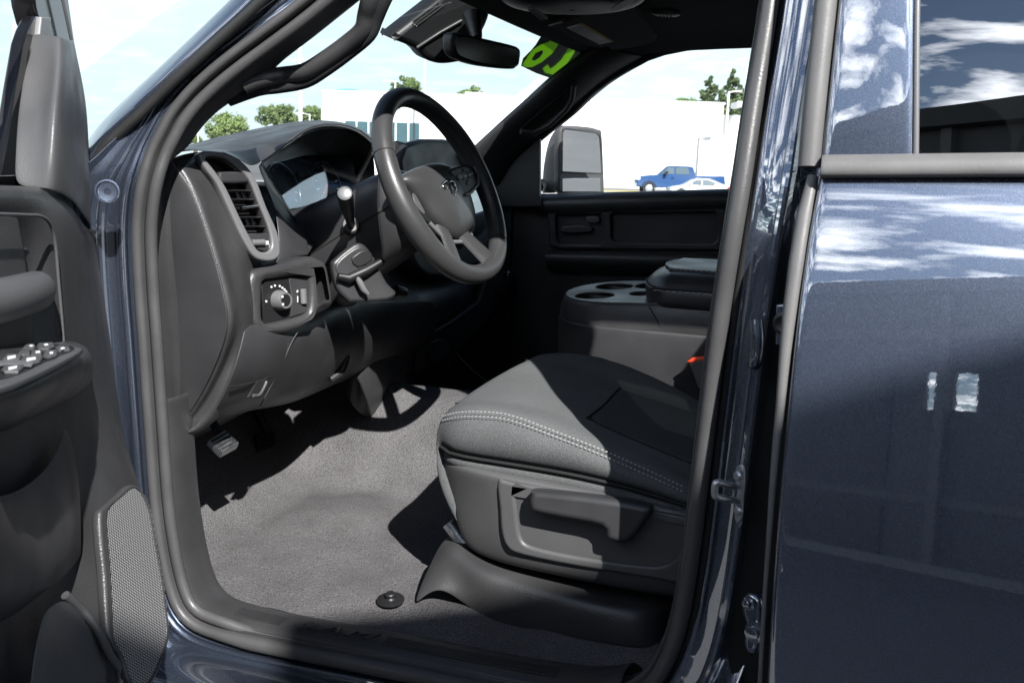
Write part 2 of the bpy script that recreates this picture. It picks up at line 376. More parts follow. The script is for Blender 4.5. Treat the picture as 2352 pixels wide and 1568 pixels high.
# ---- windscreen pillar: painted outer skin and its black weatherstrip
skin_out = [(150, 395), (190, 345), (218, 293), (300, 213), (400, 120), (525, 0), (640, -120)]
skin_in = [(175, 425), (200, 372), (222, 331), (300, 262), (375, 188), (470, 100), (580, 0), (690, -110)]
so_ = [WT(x, y, -.015) for x, y in catmull([(*p, 0) for p in skin_out], 4) for _ in (0,)] if False else [WT(p[0], p[1], .03) for p in catmull([(*p, 0) for p in skin_out], 4)]
si_ = [WT(p[0], p[1], -.025) for p in catmull([(*p, 0) for p in skin_in], 4)]
so_, si_ = rs(so_, 14), rs(si_, 14)
mid1 = [a.lerp(b, .35)+(CAM-a).normalized()*.012 for a, b in zip(so_, si_)]; mid2 = [a.lerp(b, .75)+(CAM-a).normalized()*.012 for a, b in zip(so_, si_)]
deep = [a+(a-CAM).normalized()*.06+V((.004, 0, -.004)) for a in so_]
pillar = patch('windscreen_pillar', [deep, so_, mid1, mid2, si_, [p+V((.004, .02, -.004)) for p in si_]], M['paint'], truck, 2, .002)
tube('pillar_weatherstrip', [p+V((.007, .004, -.005)) for p in si_], .0075, M['rubber_dark'], truck, k=8)
# front wing behind the open door (mostly hidden by it), bonnet and roof so that the cab is whole from other sides
def loft(name, secs, m, parent=truck, sub=2, solid=.003): return patch(name, secs, m, parent, sub, solid)
wing = []
for x in (-1.06, -1.25, -1.6, -2.0, -2.35):
    wing.append([V((x, .02, .55)), V((x, -.02, .8)), V((x, -.035, 1.05)), V((x, -.02, 1.22)), V((x, .02, 1.31)), V((x, .12, 1.345)), V((x, .3, 1.35-.04*(x < -2.2)))])
loft('front_wing', wing, M['paint'])
loft('bonnet', [[V((x, y, 1.352-.06*((x+1.5)**2)-.03*((y-.95)/.65)**2)) for y in (.3, .6, .95, 1.3, 1.6)] for x in (-1.5, -1.8, -2.1, -2.4)], M['paint'])
# roof shell outside and inside
roof_rows = []
for x, dz in ((-.775, -.05), (-.70, -.01), (-.55, .09), (0, .115), (.6, .11), (1.02, .085)):
    roof_rows.append([V((x, tumble(1.80)-.012, 1.81+dz)), V((x, .22, 1.87+dz)), V((x, .5, 1.905+dz)), V((x, .95, 1.92+dz)), V((x, 1.4, 1.905+dz)), V((x, 1.68, 1.87+dz)), V((x, 1.90-tumble(1.80)+.012, 1.81+dz))])
patch('roof', roof_rows, M['paint'], truck, 2, .004)
head_rows = []
for x, dz in ((-.755, -.03), (-.70, -.018), (-.5, .006), (0, .012), (.6, .005), (1.0, -.02)):
    h_ = .105*sstep(-.72, -.5, x)
    head_rows.append([V((x, .185, 1.80+dz+h_)), V((x, .25, 1.825+dz+h_)), V((x, .5, 1.845+dz+h_*.5)), V((x, .95, 1.85+dz)), V((x, 1.4, 1.845+dz)), V((x, 1.60, 1.825+dz)), V((x, 1.72, 1.79+dz))])
headliner = patch('headliner', head_rows, M['headliner'], truck, 2, .006)
# cab back, floor pan, passenger side shell
def slab(name, pts, th, m): return plate(name, (V(pts[0]), (V(pts[1])-V(pts[0])).cross(V(pts[2])-V(pts[1]))), [pts], th, m, truck, .004, 0, True)
rear_wall = slab('cab_back', [V((1.02, .07, .7)), V((1.02, 1.83, .7)), V((1.02, 1.83, 1.42)), V((1.02, 1.72, 1.82)), V((1.02, .18, 1.82)), V((1.02, .07, 1.42))], .03, M['paint'])
# ================================================================== rear side door (shut)
PROF = [(.66, -.06), (.70, -.083), (.76, -.093), (.85, -.096), (1.0, -.088), (1.10, -.076), (1.2, -.0605), (1.3, -.0435), (1.36, -.0305), (1.40, -.0195), (1.43, -.0095), (1.45, -.0005), (1.462, .009)]
UPPER = [(1.452, .006), (1.48, .0082), (1.55, .0182), (1.62, .0292), (1.70, .0458), (1.79, .0695)]
def yprof(z, T):
    if z <= T[0][0]: return T[0][1]
    for (a, ya), (b, yb) in zip(T, T[1:]):
        if z <= b: return ya+(yb-ya)*(z-a)/(b-a)
    return T[-1][1]
def edge_at(z, px, T):
    """X where the picture polyline px crosses height z on the door surface"""
    y = yprof(z, T); Q = [W(a, b, Y=y) for a, b in px]
    Q.sort(key=lambda p: p.z)
    for a, b in zip(Q, Q[1:]):
        if a.z <= z <= b.z: return a.x+(b.x-a.x)*(z-a.z)/max(1e-9, b.z-a.z)
    return Q[0].x if z < Q[0].z else Q[-1].x
EDGE = [(1752, 1700), (1757, 1568), (1766, 1400), (1778, 1240), (1790, 1070), (1800, 990), (1819, 784), (1838, 640), (1860, 500), (1880, 405)]
EDGEU = [(1883, 420), (1886, 363), (1897, 250), (1910, 125), (1924, 0), (1940, -150)]
XR = .80
rows = []
for z, y in PROF:
    x0 = edge_at(z, EDGE, PROF)
    rows.append([V((x0+.010, y+.035, z)), V((x0+.001, y+.008, z)), V((x0+.004, y+.001, z))]+[V((x0+.004+(XR-x0)*t, y-.006*math.sin(t*3), z)) for t in (.0045, .012, .03, .06, .2, .45, .7, .98, 1)])
rows = [[V((p.x, p.y+.03, p.z-.004)) for p in rows[0]]]+rows+[[V((p.x, p.y+.02, p.z+.003)) for p in rows[-1]]]
rear_door = patch('rear_door', rows, M['paint'], truck, 2, .0015)
rear_door['label'] = 'shut rear side door with reflections of clouds'
# upper frame panel, belt moulding, tinted glass
def up(x, z, d=0): return V((x, yprof(z, UPPER)+d, z))
zs_ = [1.455, 1.50, 1.56, 1.62, 1.70, 1.79]
xg = {z: edge_at(z, [(2104, 420), (2105, 363), (2108, 0), (2110, -150)], UPPER) for z in zs_}
xl = {z: edge_at(z, EDGEU, UPPER) for z in zs_}
patch('window_pillar', [[up(xl[z]+.004, z, .03), up(xl[z], z, .006), up(xl[z]+.004, z, 0), up(xl[z]+.010, z, -.0003), up(xl[z]+.020, z, -.0005), up((xl[z]+xg[z])/2, z, -.001), up(xg[z]-.02, z, -.0004), up(xg[z]-.008, z), up(xg[z]-.003, z, .001), up(xg[z]-.002, z, .012)] for z in zs_], M['paint'], rear_door, 2, .001)
tube('window_seal', [up(xg[z]-.0005, z, .003) for z in zs_], .0032, M['silver'], rear_door, k=8)
patch('window_glass', [[up(xg[z]+.001, z, .006), up(.3, z, .004), up(.60, z, .006)] for z in zs_], M['privacy'], rear_door, 2, 0)
patch('rear_frame', [[up(.60, z, .004), up(.7, z), up(.79, z, .002)] for z in zs_], M['paint'], rear_door, 2, .002)
patch('upper_frame', [[up(x, 1.79+dz, d) for x in (-.02, .2, .5, .79)] for dz, d in ((-.02, .0), (.02, .004), (.04, .03))], M['paint'], rear_door, 2, .002)
mo0 = edge_at(1.462, [(1883, 420), (1886, 383), (1887, 300)], UPPER)
def moz(t): return W(1888, 383, Y=0).z+(W(2352, 378, Y=0).z-W(1888, 383, Y=0).z)*t
mrows = []
for t in (0, .02, .5, 1, 2.0, 3.6):
    x = mo0+(.20)*t
    if x > .80: x = .80
    z = moz(t*.95); h = .0125
    mrows.append([V((x, .016, z-h)), V((x, -.008, z-h+.001)), V((x, -.012, z-h+.004)), V((x, -.011, z)), V((x, -.007, z+h-.004)), V((x, .002, z+h)), V((x, .016, z+h))])
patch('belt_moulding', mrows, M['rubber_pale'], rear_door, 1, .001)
# door edge weatherstrip, as a flattened rubber bead beside the door edge
ws = [V((edge_at(z, EDGE, PROF)-.006, yprof(z, PROF)+.012, z)) for z in [.66+.05*i for i in range(16)]+[1.452]]
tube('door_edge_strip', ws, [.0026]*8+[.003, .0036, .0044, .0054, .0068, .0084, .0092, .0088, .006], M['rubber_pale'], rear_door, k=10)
wu = [up(edge_at(z, EDGEU, UPPER)-.012, z, .010) for z in (1.462, 1.50, 1.56, 1.62, 1.70, 1.80)]
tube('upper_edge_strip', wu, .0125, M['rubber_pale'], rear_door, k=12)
slab_in = plate('inner_panel', (V((0, .10, 0)), V((0, -1, 0))), [[V((.02, .10, .68)), V((XR, .10, .68)), V((XR, .10, 1.45)), V((.02, .10, 1.45))]], .02, M['black'], rear_door, .004, 0, True)
# centre pillar behind the seal
bp = []
for z, y in ((.68, .075), (1.0, .075), (1.42, .075), (1.62, .125), (1.80, .18)):
    i = min((k for k in range(NR) if ring[k].x > -.35), key=lambda k: abs(ring[k].z-z)); x = ring[i].x+.004 if z > .85 else -.16
    bp.append([V((x, y, z)), V((x+.01, y+.09, z)), V((x+.08, y+.10, z)), V((.03, y+.06, z)), V((.03, y, z)), V((x+.06, y-.01, z))])
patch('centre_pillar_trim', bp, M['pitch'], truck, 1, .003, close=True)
# what sits on the painted centre pillar
def PB(x, y, Y=.02): return W(x, y, Y=Y)
st = [PB(1700, 1118, .045), PB(1680, 1115, .005), PB(1652, 1108, -.015), PB(1643, 1112, -.018), PB(1642, 1136, -.018), PB(1650, 1142, -.015), PB(1680, 1147, .005), PB(1700, 1152, .045)]
striker = tube('door_striker', catmull(st, 3), .0042, M['steel'], truck, k=10)
plate('striker_plate', (PB(1696, 1130, .028), V((-.55, -.8, 0))), [[(1690, 1072), (1706, 1070), (1708, 1110), (1704, 1150), (1702, 1190), (1690, 1200), (1685, 1170), (1692, 1130), (1688, 1100)]], .004, M['steel'], striker, .0015, 3)
for y in (1092, 1172): lathe('bolt_head', PB(1697, y, .025), (-.55, -.8, 0), [(.006, 0), (.006, .003), (.004, .005)], M['steel'], striker, 12)
brk = plate('wiring_bracket', (PB(1795, 745, .0), V((-.35, -.93, 0))), [[(1782, 700), (1812, 698), (1812, 790), (1780, 792)]], .006, M['paint'], truck, .002, 0)
lathe('rubber_grommet', PB(1803, 742, -.008), (-.35, -.93, .0), [(.013, 0), (.013, .004), (.009, .006), (.006, .004)], M['black'], brk, 24)
hin = []
for (x, y, r, h) in ((1722, 1385, .016, .03), (1727, 1418, .020, .035), (1736, 1448, .018, .045), (1726, 1478, .018, .03)):
    hin.append((x, y, r, h))
hinge = plate('door_hinge', (PB(1725, 1420, .0), V((-.4, -.9, .1))), [[(1705, 1372), (1722, 1362), (1742, 1375), (1748, 1400), (1746, 1440), (1742, 1480), (1732, 1502), (1712, 1496), (1706, 1470), (1712, 1440), (1702, 1405)]], .022, M['paint'], truck, .006, 4)
for x, y, r in ((1736, 1450, .013), (1722, 1384, .008)): lathe('hinge_bolt', PB(x, y, -.004), (-.4, -.9, .1), [(r, 0), (r, .004), (r*.62, .005), (r*.6, .010), (r*.3, .011)], M['paint'], hinge, 16)
tube('pillar_bead', catmull([PB(1738, 735, .022), PB(1741, 780, .018), PB(1738, 820, .02), PB(1732, 836, .03)], 4), .008, M['paint'], truck, k=10)
# rocker below both doors
rk = []
for x in (-1.3, -.9, -.4, .2, .95): rk.append([V((x, .06, .70)), V((x, -.02, .69)), V((x, -.05, .665)), V((x, -.06, .61)), V((x, -.045, .55)), V((x, .0, .52)), V((x, .2, .52))])
patch('rocker_panel', rk, M['paint'], truck, 2, .003)

# ================================================================== open front door
HP = V((-1.075, -.005, 0)); TH = math.radians(62); DN = V((math.sin(TH), math.cos(TH), 0)); DD = V((math.cos(TH), -math.sin(TH), 0))
def D(x, y, d): return WP(x, y, (HP+DN*d, DN))
def drow(pts, k=None):
    P = catmull([D(*p) for p in pts], 4); return rs(P, k) if k else P
door_rows = [
    drow([(-90, 420, .06), (0, 425, .06), (70, 428, .06), (130, 434, .062), (160, 455, .06), (195, 520, .05), (222, 532, .04)], 14),
    drow([(-90, 440, .075), (0, 445, .078), (70, 447, .078), (125, 452, .078), (160, 480, .078), (196, 560, .055), (226, 575, .042)], 14),
    drow([(-90, 540, .054), (0, 545, .056), (70, 548, .060), (100, 540, .068), (126, 545, .082), (150, 560, .082), (168, 600, .08), (205, 615, .062), (230, 618, .044)], 14),
    drow([(-90, 700, .052), (0, 705, .054), (66, 708, .058), (100, 710, .070), (138, 712, .084), (155, 715, .083), (170, 720, .08), (215, 715, .066), (247, 706, .05)], 14),
    drow([(-90, 880, .078), (0, 880, .082), (90, 880, .086), (160, 880, .088), (178, 880, .088), (225, 884, .08), (265, 884, .066)], 14),
    drow([(-90, 1010, .085), (0, 1010, .09), (90, 1010, .094), (165, 1010, .097), (184, 1010, .098), (245, 1010, .10), (285, 1009, .082)], 14),
    drow([(-90, 1110, .09), (0, 1110, .095), (90, 1110, .10), (165, 1110, .103), (190, 1110, .106), (270, 1090, .122), (312, 1096, .106)], 14),
    drow([(-90, 1230, .09), (0, 1230, .095), (90, 1230, .10), (160, 1230, .103), (193, 1230, .112), (290, 1200, .142), (357, 1215, .14)], 14),
    drow([(-90, 1330, .09), (0, 1330, .095), (90, 1330, .10), (150, 1330, .105), (188, 1330, .12), (290, 1330, .15), (377, 1330, .156)], 14),
    drow([(-90, 1440, .09), (0, 1440, .095), (90, 1440, .10), (150, 1440, .108), (195, 1440, .125), (300, 1440, .155), (389, 1440, .165)], 14),
    drow([(-90, 1560, .09), (0, 1560, .095), (90, 1560, .10), (150, 1560, .11), (205, 1560, .125), (290, 1560, .15), (352, 1564, .16)], 14),
    drow([(-90, 1700, .08), (0, 1700, .09), (90, 1700, .095), (150, 1700, .105), (205, 1700, .115), (260, 1700, .13), (300, 1700, .14)], 14)]
front_door = patch('front_door', door_rows, M['trim'], truck, 2, .003); front_door['label'] = 'open front door with its dark grey inner trim'
# the door shell behind the trim, running on out to its free end
def dq(s, d, z): return HP+DD*s+DN*d+V((0, 0, z))
shell = []
for s in (.02, .1, .4, .8, .98, 1.0):
    shell.append([dq(s, .05, .62), dq(s, -.05, .64), dq(s, -.075, .85), dq(s, -.07, 1.1), dq(s, -.045, 1.3), dq(s, -.005, 1.42), dq(s, .04, 1.425)])
patch('outer_skin', shell, M['paint'], front_door, 2, .003)
inn = []
for s in (.36, .5, .8, .99): inn.append([dq(s, .05, .62), dq(s, .09, .66), dq(s, .09, .9), dq(s, .08, 1.15), dq(s, .075, 1.38), dq(s, .055, 1.425)])
patch('inner_trim', inn, M['trim'], front_door, 2, .003)
# window frame, run channel and glass at the top of the door
tube('window_frame', [D(x, y, .0) for x, y in ((100, -160), (112, 0), (126, 110), (140, 250), (150, 400))], .016, M['gloss'], front_door, k=10)
plate('frame_bar', (HP+DN*.02, DN), [[(72, -60), (150, -60), (172, 96), (178, 130), (120, 130), (108, 95), (92, 60), (82, 20)]], .03, M['gloss'], front_door, .004, 0)
tube('frame_highlight', [D(x, y, .03) for x, y in ((134, -60), (144, 0), (156, 55), (164, 92))], .0022, M['silver'], front_door, k=6)
plate('run_channel', (HP+DN*.035, DN), [[(97, 40), (118, 40), (116, 120), (105, 300), (97, 432), (60, 432), (72, 300), (84, 170), (91, 100)]], .012, M['silver'], front_door, .002, 0)
plate('channel_rubber', (HP+DN*.028, DN), [[(62, 70), (78, 38), (96, 40), (90, 100), (72, 300), (58, 434), (-8, 434), (15, 330), (35, 200), (52, 100)]], .014, M['gloss'], front_door, .003, 0)
patch('window_glass', [[dq(s, -.004+.02, 1.40), dq(s, .03, 1.55), dq(s, .07, 1.75)] for s in (.26, .6, .95)], M['glass'], front_door, 1, 0)
# mirror sail cover
sl_ = rs(catmull([D(*p) for p in ((120, 78, .05), (112, 175, .055), (100, 275, .06), (95, 392, .066), (94, 434, .066))], 4), 9)
sm0 = rs(catmull([D(*p) for p in ((140, 86, .066), (131, 170, .074), (122, 260, .08), (121, 375, .084), (126, 438, .082))], 4), 9)
sm_ = rs(catmull([D(*p) for p in ((160, 92, .062), (150, 150, .073), (143, 260, .082), (148, 375, .084), (172, 462, .08))], 4), 9)
sm2 = rs(catmull([D(*p) for p in ((168, 94, .055), (170, 150, .062), (178, 250, .066), (182, 375, .066), (192, 500, .062))], 4), 9)
sr_ = rs(catmull([D(*p) for p in ((172, 97, .044), (187, 142, .04), (209, 235, .038), (216, 330, .034), (222, 532, .032))], 4), 9)
sb_ = [p-DN*.03 for p in sr_]; sl0 = [p-DN*.03 for p in sl_]
patch('mirror_sail_cover', [sl0, sl_, sm0, sm_, sm2, sr_, sb_], M['trim_light'], front_door, 2, .002)
plate('sail_shadow_gap', (HP+DN*.05, DN), [[(168, 470), (176, 500), (186, 538), (222, 536), (222, 528), (190, 524), (182, 505), (174, 470)]], .004, M['pitch'], front_door, .001, 0)
# upper bolster line, pull recess and pull handle
ins = drow([(-60, 490, .0845), (0, 492, .0845), (60, 494, .085), (95, 497, .086), (116, 516, .087), (127, 560, .087), (134, 640, .087), (141, 720, .088), (146, 786, .089)])
tube('trim_edge_highlight', ins, .0020, M['trim_light'], front_door, k=8)  # lighter tube draws the sunlit edge highlight into the trim
plate('pull_recess', (HP+DN*.0615, DN), [[(-60, 577), (45, 576), (62, 582), (68, 610), (71, 650), (66, 720), (50, 752), (10, 766), (-60, 770)]], .006, M['pitch'], front_door, .0015, 3)
tube('recess_rim', catmull([D(*p) for p in ((-60, 575, .062), (45, 573, .062), (63, 579, .062), (71, 610, .062), (74, 652, .063))], 4), .0026, M['trim'], front_door, k=8)
plate('recess_facet', (HP+DN*.0635, DN), [[(32, 668), (55, 605), (58, 660), (50, 668)]], .003, M['trim_light'], front_door, .001, 0)
hp = rs(catmull([D(*p) for p in ((-70, 706, .088), (0, 692, .094), (45, 680, .095), (78, 670, .090), (92, 664, .072))], 4), 10)
tube('pull_handle', hp, [.019]*8+[.018, .013], M['trim_light'], front_door, k=14, flat=1.15)
plate('pull_return', (HP+DN*.065, DN), [[(0, 752), (45, 735), (60, 725), (50, 752), (25, 768), (0, 772)]], .004, M['trim_light'], front_door, .001, 3)
# armrest with the switch panel
A0 = drow([(-60, 800, .083), (40, 788, .084), (110, 782, .085), (160, 783, .085), (186, 789, .083), (202, 802, .08)], 10)
A1 = drow([(-60, 895, .160), (30, 880, .160), (80, 858, .158), (140, 828, .150), (185, 808, .135), (205, 812, .105)], 10)
A2 = drow([(-60, 914, .172), (35, 896, .172), (90, 870, .170), (150, 841, .160), (196, 822, .142), (211, 826, .108)], 10)
A3 = drow([(-60, 952, .172), (40, 928, .172), (100, 900, .170), (160, 872, .158), (202, 850, .138), (213, 845, .105)], 10)
A4 = drow([(-60, 1000, .14), (20, 975, .14), (80, 946, .138), (130, 922, .128), (190, 890, .112), (208, 872, .095)], 10)
A5 = drow([(-60, 1010, .088), (20, 985, .09), (80, 955, .09), (130, 930, .09), (190, 896, .09), (206, 876, .088)], 10)
arm = patch('armrest', [A0, A1, A2, A3, A4, A5], M['trim_smooth'], front_door, 2, .003)
c0, c1, c2 = D(30, 880, .1615), D(185, 807, .1375), D(150, 784, .0865)
an = (c1-c0).cross(c2-c0).normalized()
if an.z < 0: an = -an
c0 = c0+an*.006
AP = (c0+an*.0018, an)
plate('switch_panel', AP, [[(-60, 884), (32, 878), (182, 806), (178, 797), (150, 788), (100, 788), (40, 794), (-60, 806)]], .006, M['trim_light'], arm, .002, 3)
plate('switch_well', (c0+an*.0024, an), [[(-60, 868), (22, 866), (118, 824), (170, 802), (152, 791), (60, 789), (-60, 812)]], .003, M['black'], arm, .0003, 3)
AP2 = (c0+an*.0058, an)
def pane(name, q, m, th=.004, pl=AP2, b=.002): return plate(name, pl, [q], th, m, arm, b, 0)
for q in ([(51, 797), (58, 789), (80, 788), (82, 795), (76, 799)], [(84, 795), (86, 787), (122, 785), (126, 793), (112, 798), (90, 799)], [(126, 796), (134, 791), (160, 794), (160, 800), (134, 802)],
          [(40, 812), (46, 801), (70, 801), (68, 813)], [(70, 814), (72, 802), (97, 801), (96, 815)], [(98, 816), (102, 803), (133, 802), (130, 813), (112, 819)],
          [(6, 821), (14, 812), (52, 812), (44, 824)], [(46, 824), (55, 813), (100, 816), (90, 828), (76, 831)], [(2, 846), (10, 836), (57, 836), (42, 850), (10, 850)], [(-40, 852), (-30, 838), (0, 838), (-6, 852)]):
    pane('window_switch', q, M['trim_light'])
for q in ([(66, 793), (72, 791), (78, 793), (72, 795)], [(100, 790), (108, 788), (112, 791), (104, 793)], [(138, 799), (146, 796), (150, 799), (142, 801)], [(82, 806), (92, 805), (92, 808), (82, 809)],
          [(17, 818), (36, 815), (36, 820), (17, 823)], [(61, 822), (82, 819), (82, 824), (61, 827)], [(19, 843), (40, 839), (38, 844), (20, 848)], [(114, 808), (122, 807), (122, 810), (114, 811)]):
    pane('switch_mark', q, M['white'], .0012, (c0+an*.0064, an), .0003)
pane('silver_strip', [(-20, 832), (20, 824), (80, 830), (72, 838), (20, 834), (-20, 840)], M['silver'], .002, (c0+an*.0056, an), .0006)
# map pocket lip, lower bin and speaker
lip = [D(*p) for p in ((150, 1366, .126), (185, 1396, .136), (210, 1425, .146), (228, 1455, .153), (252, 1503, .16), (276, 1542, .166), (272, 1600, .166))]
tube('pocket_lip', catmull(lip, 4), .0048, M['trim_light'], front_door, k=10)
pk0 = drow([(-60, 1140, .125), (40, 1120, .125), (110, 1062, .12), (135, 1010, .112), (148, 960, .104)], 10)
pk1 = drow([(-60, 1330, .135), (40, 1310, .135), (110, 1250, .135), (168, 1170, .13), (184, 1080, .118)], 10)
pk2 = drow([(-60, 1420, .135), (20, 1400, .135), (90, 1350, .133), (150, 1310, .13), (186, 1260, .122)], 10)
pk3 = drow([(-60, 1440, .10), (20, 1420, .10), (90, 1366, .105), (150, 1322, .108), (188, 1272, .112)], 10)
patch('map_pocket', [pk0, pk1, pk2, pk3], M['trim_smooth'], front_door, 2, .003)
lb = [drow([(100, 1400, .128), (148, 1372, .128), (185, 1400, .135), (222, 1452, .148), (256, 1512, .155)], 8),
      drow([(80, 1480, .135), (130, 1470, .138), (180, 1490, .142), (215, 1520, .148), (246, 1545, .15)], 8),
      drow([(60, 1620, .130), (120, 1620, .132), (180, 1620, .135), (215, 1620, .138), (240, 1620, .14)], 8)]
patch('lower_bin', lb, M['trim_light'], front_door, 2, .003)
SPN = (D(320, 1350, .176)-D(262, 1350, .158)).cross(D(290, 1500, .168)-D(290, 1200, .155)).normalized()
if SPN.dot(CAM-D(300, 1350, .16)) < 0: SPN = -SPN
SP = (D(300, 1350, .169), SPN)
spo = [(302, 1112), (272, 1136), (240, 1162), (230, 1180), (232, 1240), (240, 1320), (246, 1420), (252, 1466), (280, 1512), (300, 1572), (346, 1572), (382, 1490), (389, 1445), (384, 1392), (376, 1326), (362, 1250), (350, 1176), (338, 1140), (322, 1118)]
spk = None
SPI = [(302, 1124), (276, 1147), (252, 1173), (250, 1213), (257, 1301), (262, 1401), (266, 1464), (288, 1508), (310, 1566), (340, 1566), (376, 1488), (383, 1443), (378, 1395), (369, 1326), (355, 1252), (343, 1180), (332, 1148), (318, 1126)]
spk = plate('speaker_frame', SP, [spo, SPI], .012, M['trim'], front_door, .004, 3)
gm = bpy.data.materials.new('speaker_mesh'); gm.use_nodes = True
n_ = gm.node_tree.nodes; l_ = gm.node_tree.links; b_ = n_['Principled BSDF']; b_.inputs['Roughness'].default_value = .4; b_.inputs['Metallic'].default_value = .3
t_ = n_.new('ShaderNodeTexCoord'); mp = n_.new('ShaderNodeMapping'); vo = n_.new('ShaderNodeTexVoronoi'); vo.inputs['Randomness'].default_value = 0; vo.inputs['Scale'].default_value = 330
mp.inputs['Rotation'].default_value = (0, 0, 0)
uu = DD; l_.new(t_.outputs['Object'], mp.inputs[0])
dA = n_.new('ShaderNodeVectorMath'); dA.operation = 'DOT_PRODUCT'; dA.inputs[1].default_value = (DD+V((0, 0, .8)))*.78; l_.new(mp.outputs[0], dA.inputs[0])
dB = n_.new('ShaderNodeVectorMath'); dB.operation = 'DOT_PRODUCT'; dB.inputs[1].default_value = (DD-V((0, 0, .8)))*.78; l_.new(mp.outputs[0], dB.inputs[0])
cb = n_.new('ShaderNodeCombineXYZ'); l_.new(dA.outputs['Value'], cb.inputs[0]); l_.new(dB.outputs['Value'], cb.inputs[1]); vo.voronoi_dimensions = '2D'; l_.new(cb.outputs[0], vo.inputs['Vector'])
rp = n_.new('ShaderNodeValToRGB'); rp.color_ramp.elements[0].position = .28; rp.color_ramp.elements[0].color = (.42, .42, .425, 1); rp.color_ramp.elements[1].position = .44; rp.color_ramp.elements[1].color = (.006, .006, .006, 1)
l_.new(vo.outputs['Distance'], rp.inputs[0]); l_.new(rp.outputs[0], b_.inputs['Base Color'])
spi = [(302, 1124), (276, 1147), (252, 1173), (250, 1213), (257, 1301), (262, 1401), (266, 1464), (288, 1508), (310, 1566), (340, 1566), (376, 1488), (383, 1443), (378, 1395), (369, 1326), (355, 1252), (343, 1180), (332, 1148), (318, 1126)]
plate('speaker_grille', (SP[0]-SPN*.0015, SPN), [[(300, 1118), (274, 1142), (246, 1170), (244, 1213), (251, 1301), (256, 1401), (260, 1468), (284, 1514), (306, 1574), (344, 1574), (381, 1490), (388, 1443), (383, 1394), (374, 1324), (360, 1250), (348, 1176), (336, 1142), (320, 1120)]], .004, gm, spk, .0002, 3)
# hinge side of the body between door and seal
lathe('body_plug', W(246, 440, Y=-.018), (.55, -.83, .1), [(.017, -.002), (.0165, .0006), (.0145, .0008), (.0125, -.0012), (.005, -.002)], M['paint'], truck, 28)
# ================================================================== dashboard
def XX(x, y, X): return W(x, y, X=X)
def rowX(pts, k=None):
    P = catmull([W(p[0], p[1], X=p[2]) for p in pts], 4); return rs(P, k) if k else P
def rowY(pts, k=None):
    P = catmull([W(p[0], p[1], Y=p[2]) for p in pts], 4); return rs(P, k) if k else P
K = 22
pa = rowY([(392, 352, .135), (372, 400, .13), (360, 467, .128), (360, 542, .126), (365, 617, .126), (372, 717, .128), (380, 784, .13), (388, 884, .132), (397, 991, .135)], K)
pr0 = rowY([(400, 378, .128), (386, 410, .125), (378, 470, .123), (379, 542, .122), (384, 617, .122), (392, 717, .124), (399, 784, .126), (405, 884, .128), (410, 970, .132)], K)
pr1 = rowY([(408, 384, .132), (392, 412, .130), (386, 470, .128), (386, 542, .127), (391, 617, .127), (399, 717, .129), (405, 784, .131), (411, 884, .133), (414, 967, .136)], K)
pb = rowY([(413, 391, .134), (425, 404, .134), (452, 460, .135), (480, 540, .135), (505, 620, .134), (524, 700, .132), (528, 745, .132), (505, 822, .134), (465, 905, .136), (420, 972, .136)], K)
pc0 = rowY([(420, 385, .134), (434, 396, .138), (460, 450, .142), (488, 532, .143), (512, 612, .143), (531, 696, .142), (535, 750, .141), (512, 825, .140), (471, 909, .139), (422, 981, .137)], K)
pc = rowY([(430, 374, .160), (444, 392, .168), (474, 448, .180), (500, 530, .184), (525, 610, .184), (544, 690, .182), (548, 752, .180), (524, 826, .176), (480, 912, .166), (424, 992, .150)], K)
pd = rowX([(452, 348, -.985), (482, 388, -.965), (508, 430, -.95), (535, 495, -.928), (560, 560, -.905), (560, 615, -.898), (568, 680, -.89), (571, 745, -.888), (545, 840, -.888), (510, 915, -.905), (470, 975, -.93), (430, 993, -.95)], K)
pe = rowX([(470, 345, -1.03), (520, 400, -1.01), (545, 440, -1.0), (575, 500, -.98), (600, 570, -.955), (600, 620, -.95), (610, 680, -.94), (612, 745, -.94), (580, 850, -.94), (530, 925, -.95), (480, 982, -.97), (440, 998, -.98)], K)
dash = patch('dashboard', [[p+V((-.06, .0, 0)) for p in pa], pa, pr0, pr1, pb, pc0, pc, pd, pe], M['trim'], truck, 1, .002)
# smooth inset panel in the dash end, and the fine gaps round it
plate_pts = [(404, 386), (414, 396), (426, 408), (450, 460), (478, 540), (503, 620), (521, 700), (525, 744), (502, 820), (462, 903), (420, 966), (414, 960), (408, 884), (402, 784), (396, 717), (388, 617), (384, 542), (384, 470), (391, 412)]
patch('end_cover', [[p+V((.0, -.0015, 0)) for p in pr1], [a.lerp(b, .33)+V((0, -.003, 0)) for a, b in zip(pr1, pb)], [a.lerp(b, .7)+V((0, -.003, 0)) for a, b in zip(pr1, pb)], [p+V((0, -.0015, 0)) for p in pb]], M['trim_smooth'], dash, 1, .001)
tube('panel_gap', [p+V((.0012, -.0012, 0)) for p in pc], .0013, M['pitch'], dash, k=6)
tube('end_gap', [p+V((0, -.0004, 0)) for p in pr1], .0011, M['pitch'], dash, k=6)
patch('dash_top', [[W(384, 380, Y=.13), W(398, 364, Y=.135), W(425, 352, X=-.985), W(455, 347, X=-.99), W(490, 346, X=-1.02), W(560, 350, X=-1.06)],
      [V((-1.10, .12, 1.405)), V((-1.10, .16, 1.418)), V((-1.10, .20, 1.424)), V((-1.10, .25, 1.428)), V((-1.12, .32, 1.43)), V((-1.16, .45, 1.43))],
      [V((-1.45, .10, 1.385)), V((-1.45, .16, 1.39)), V((-1.45, .22, 1.39)), V((-1.46, .3, 1.39)), V((-1.48, .4, 1.39)), V((-1.5, .5, 1.39))]], M['trim_smooth'], dash, 2, .003)
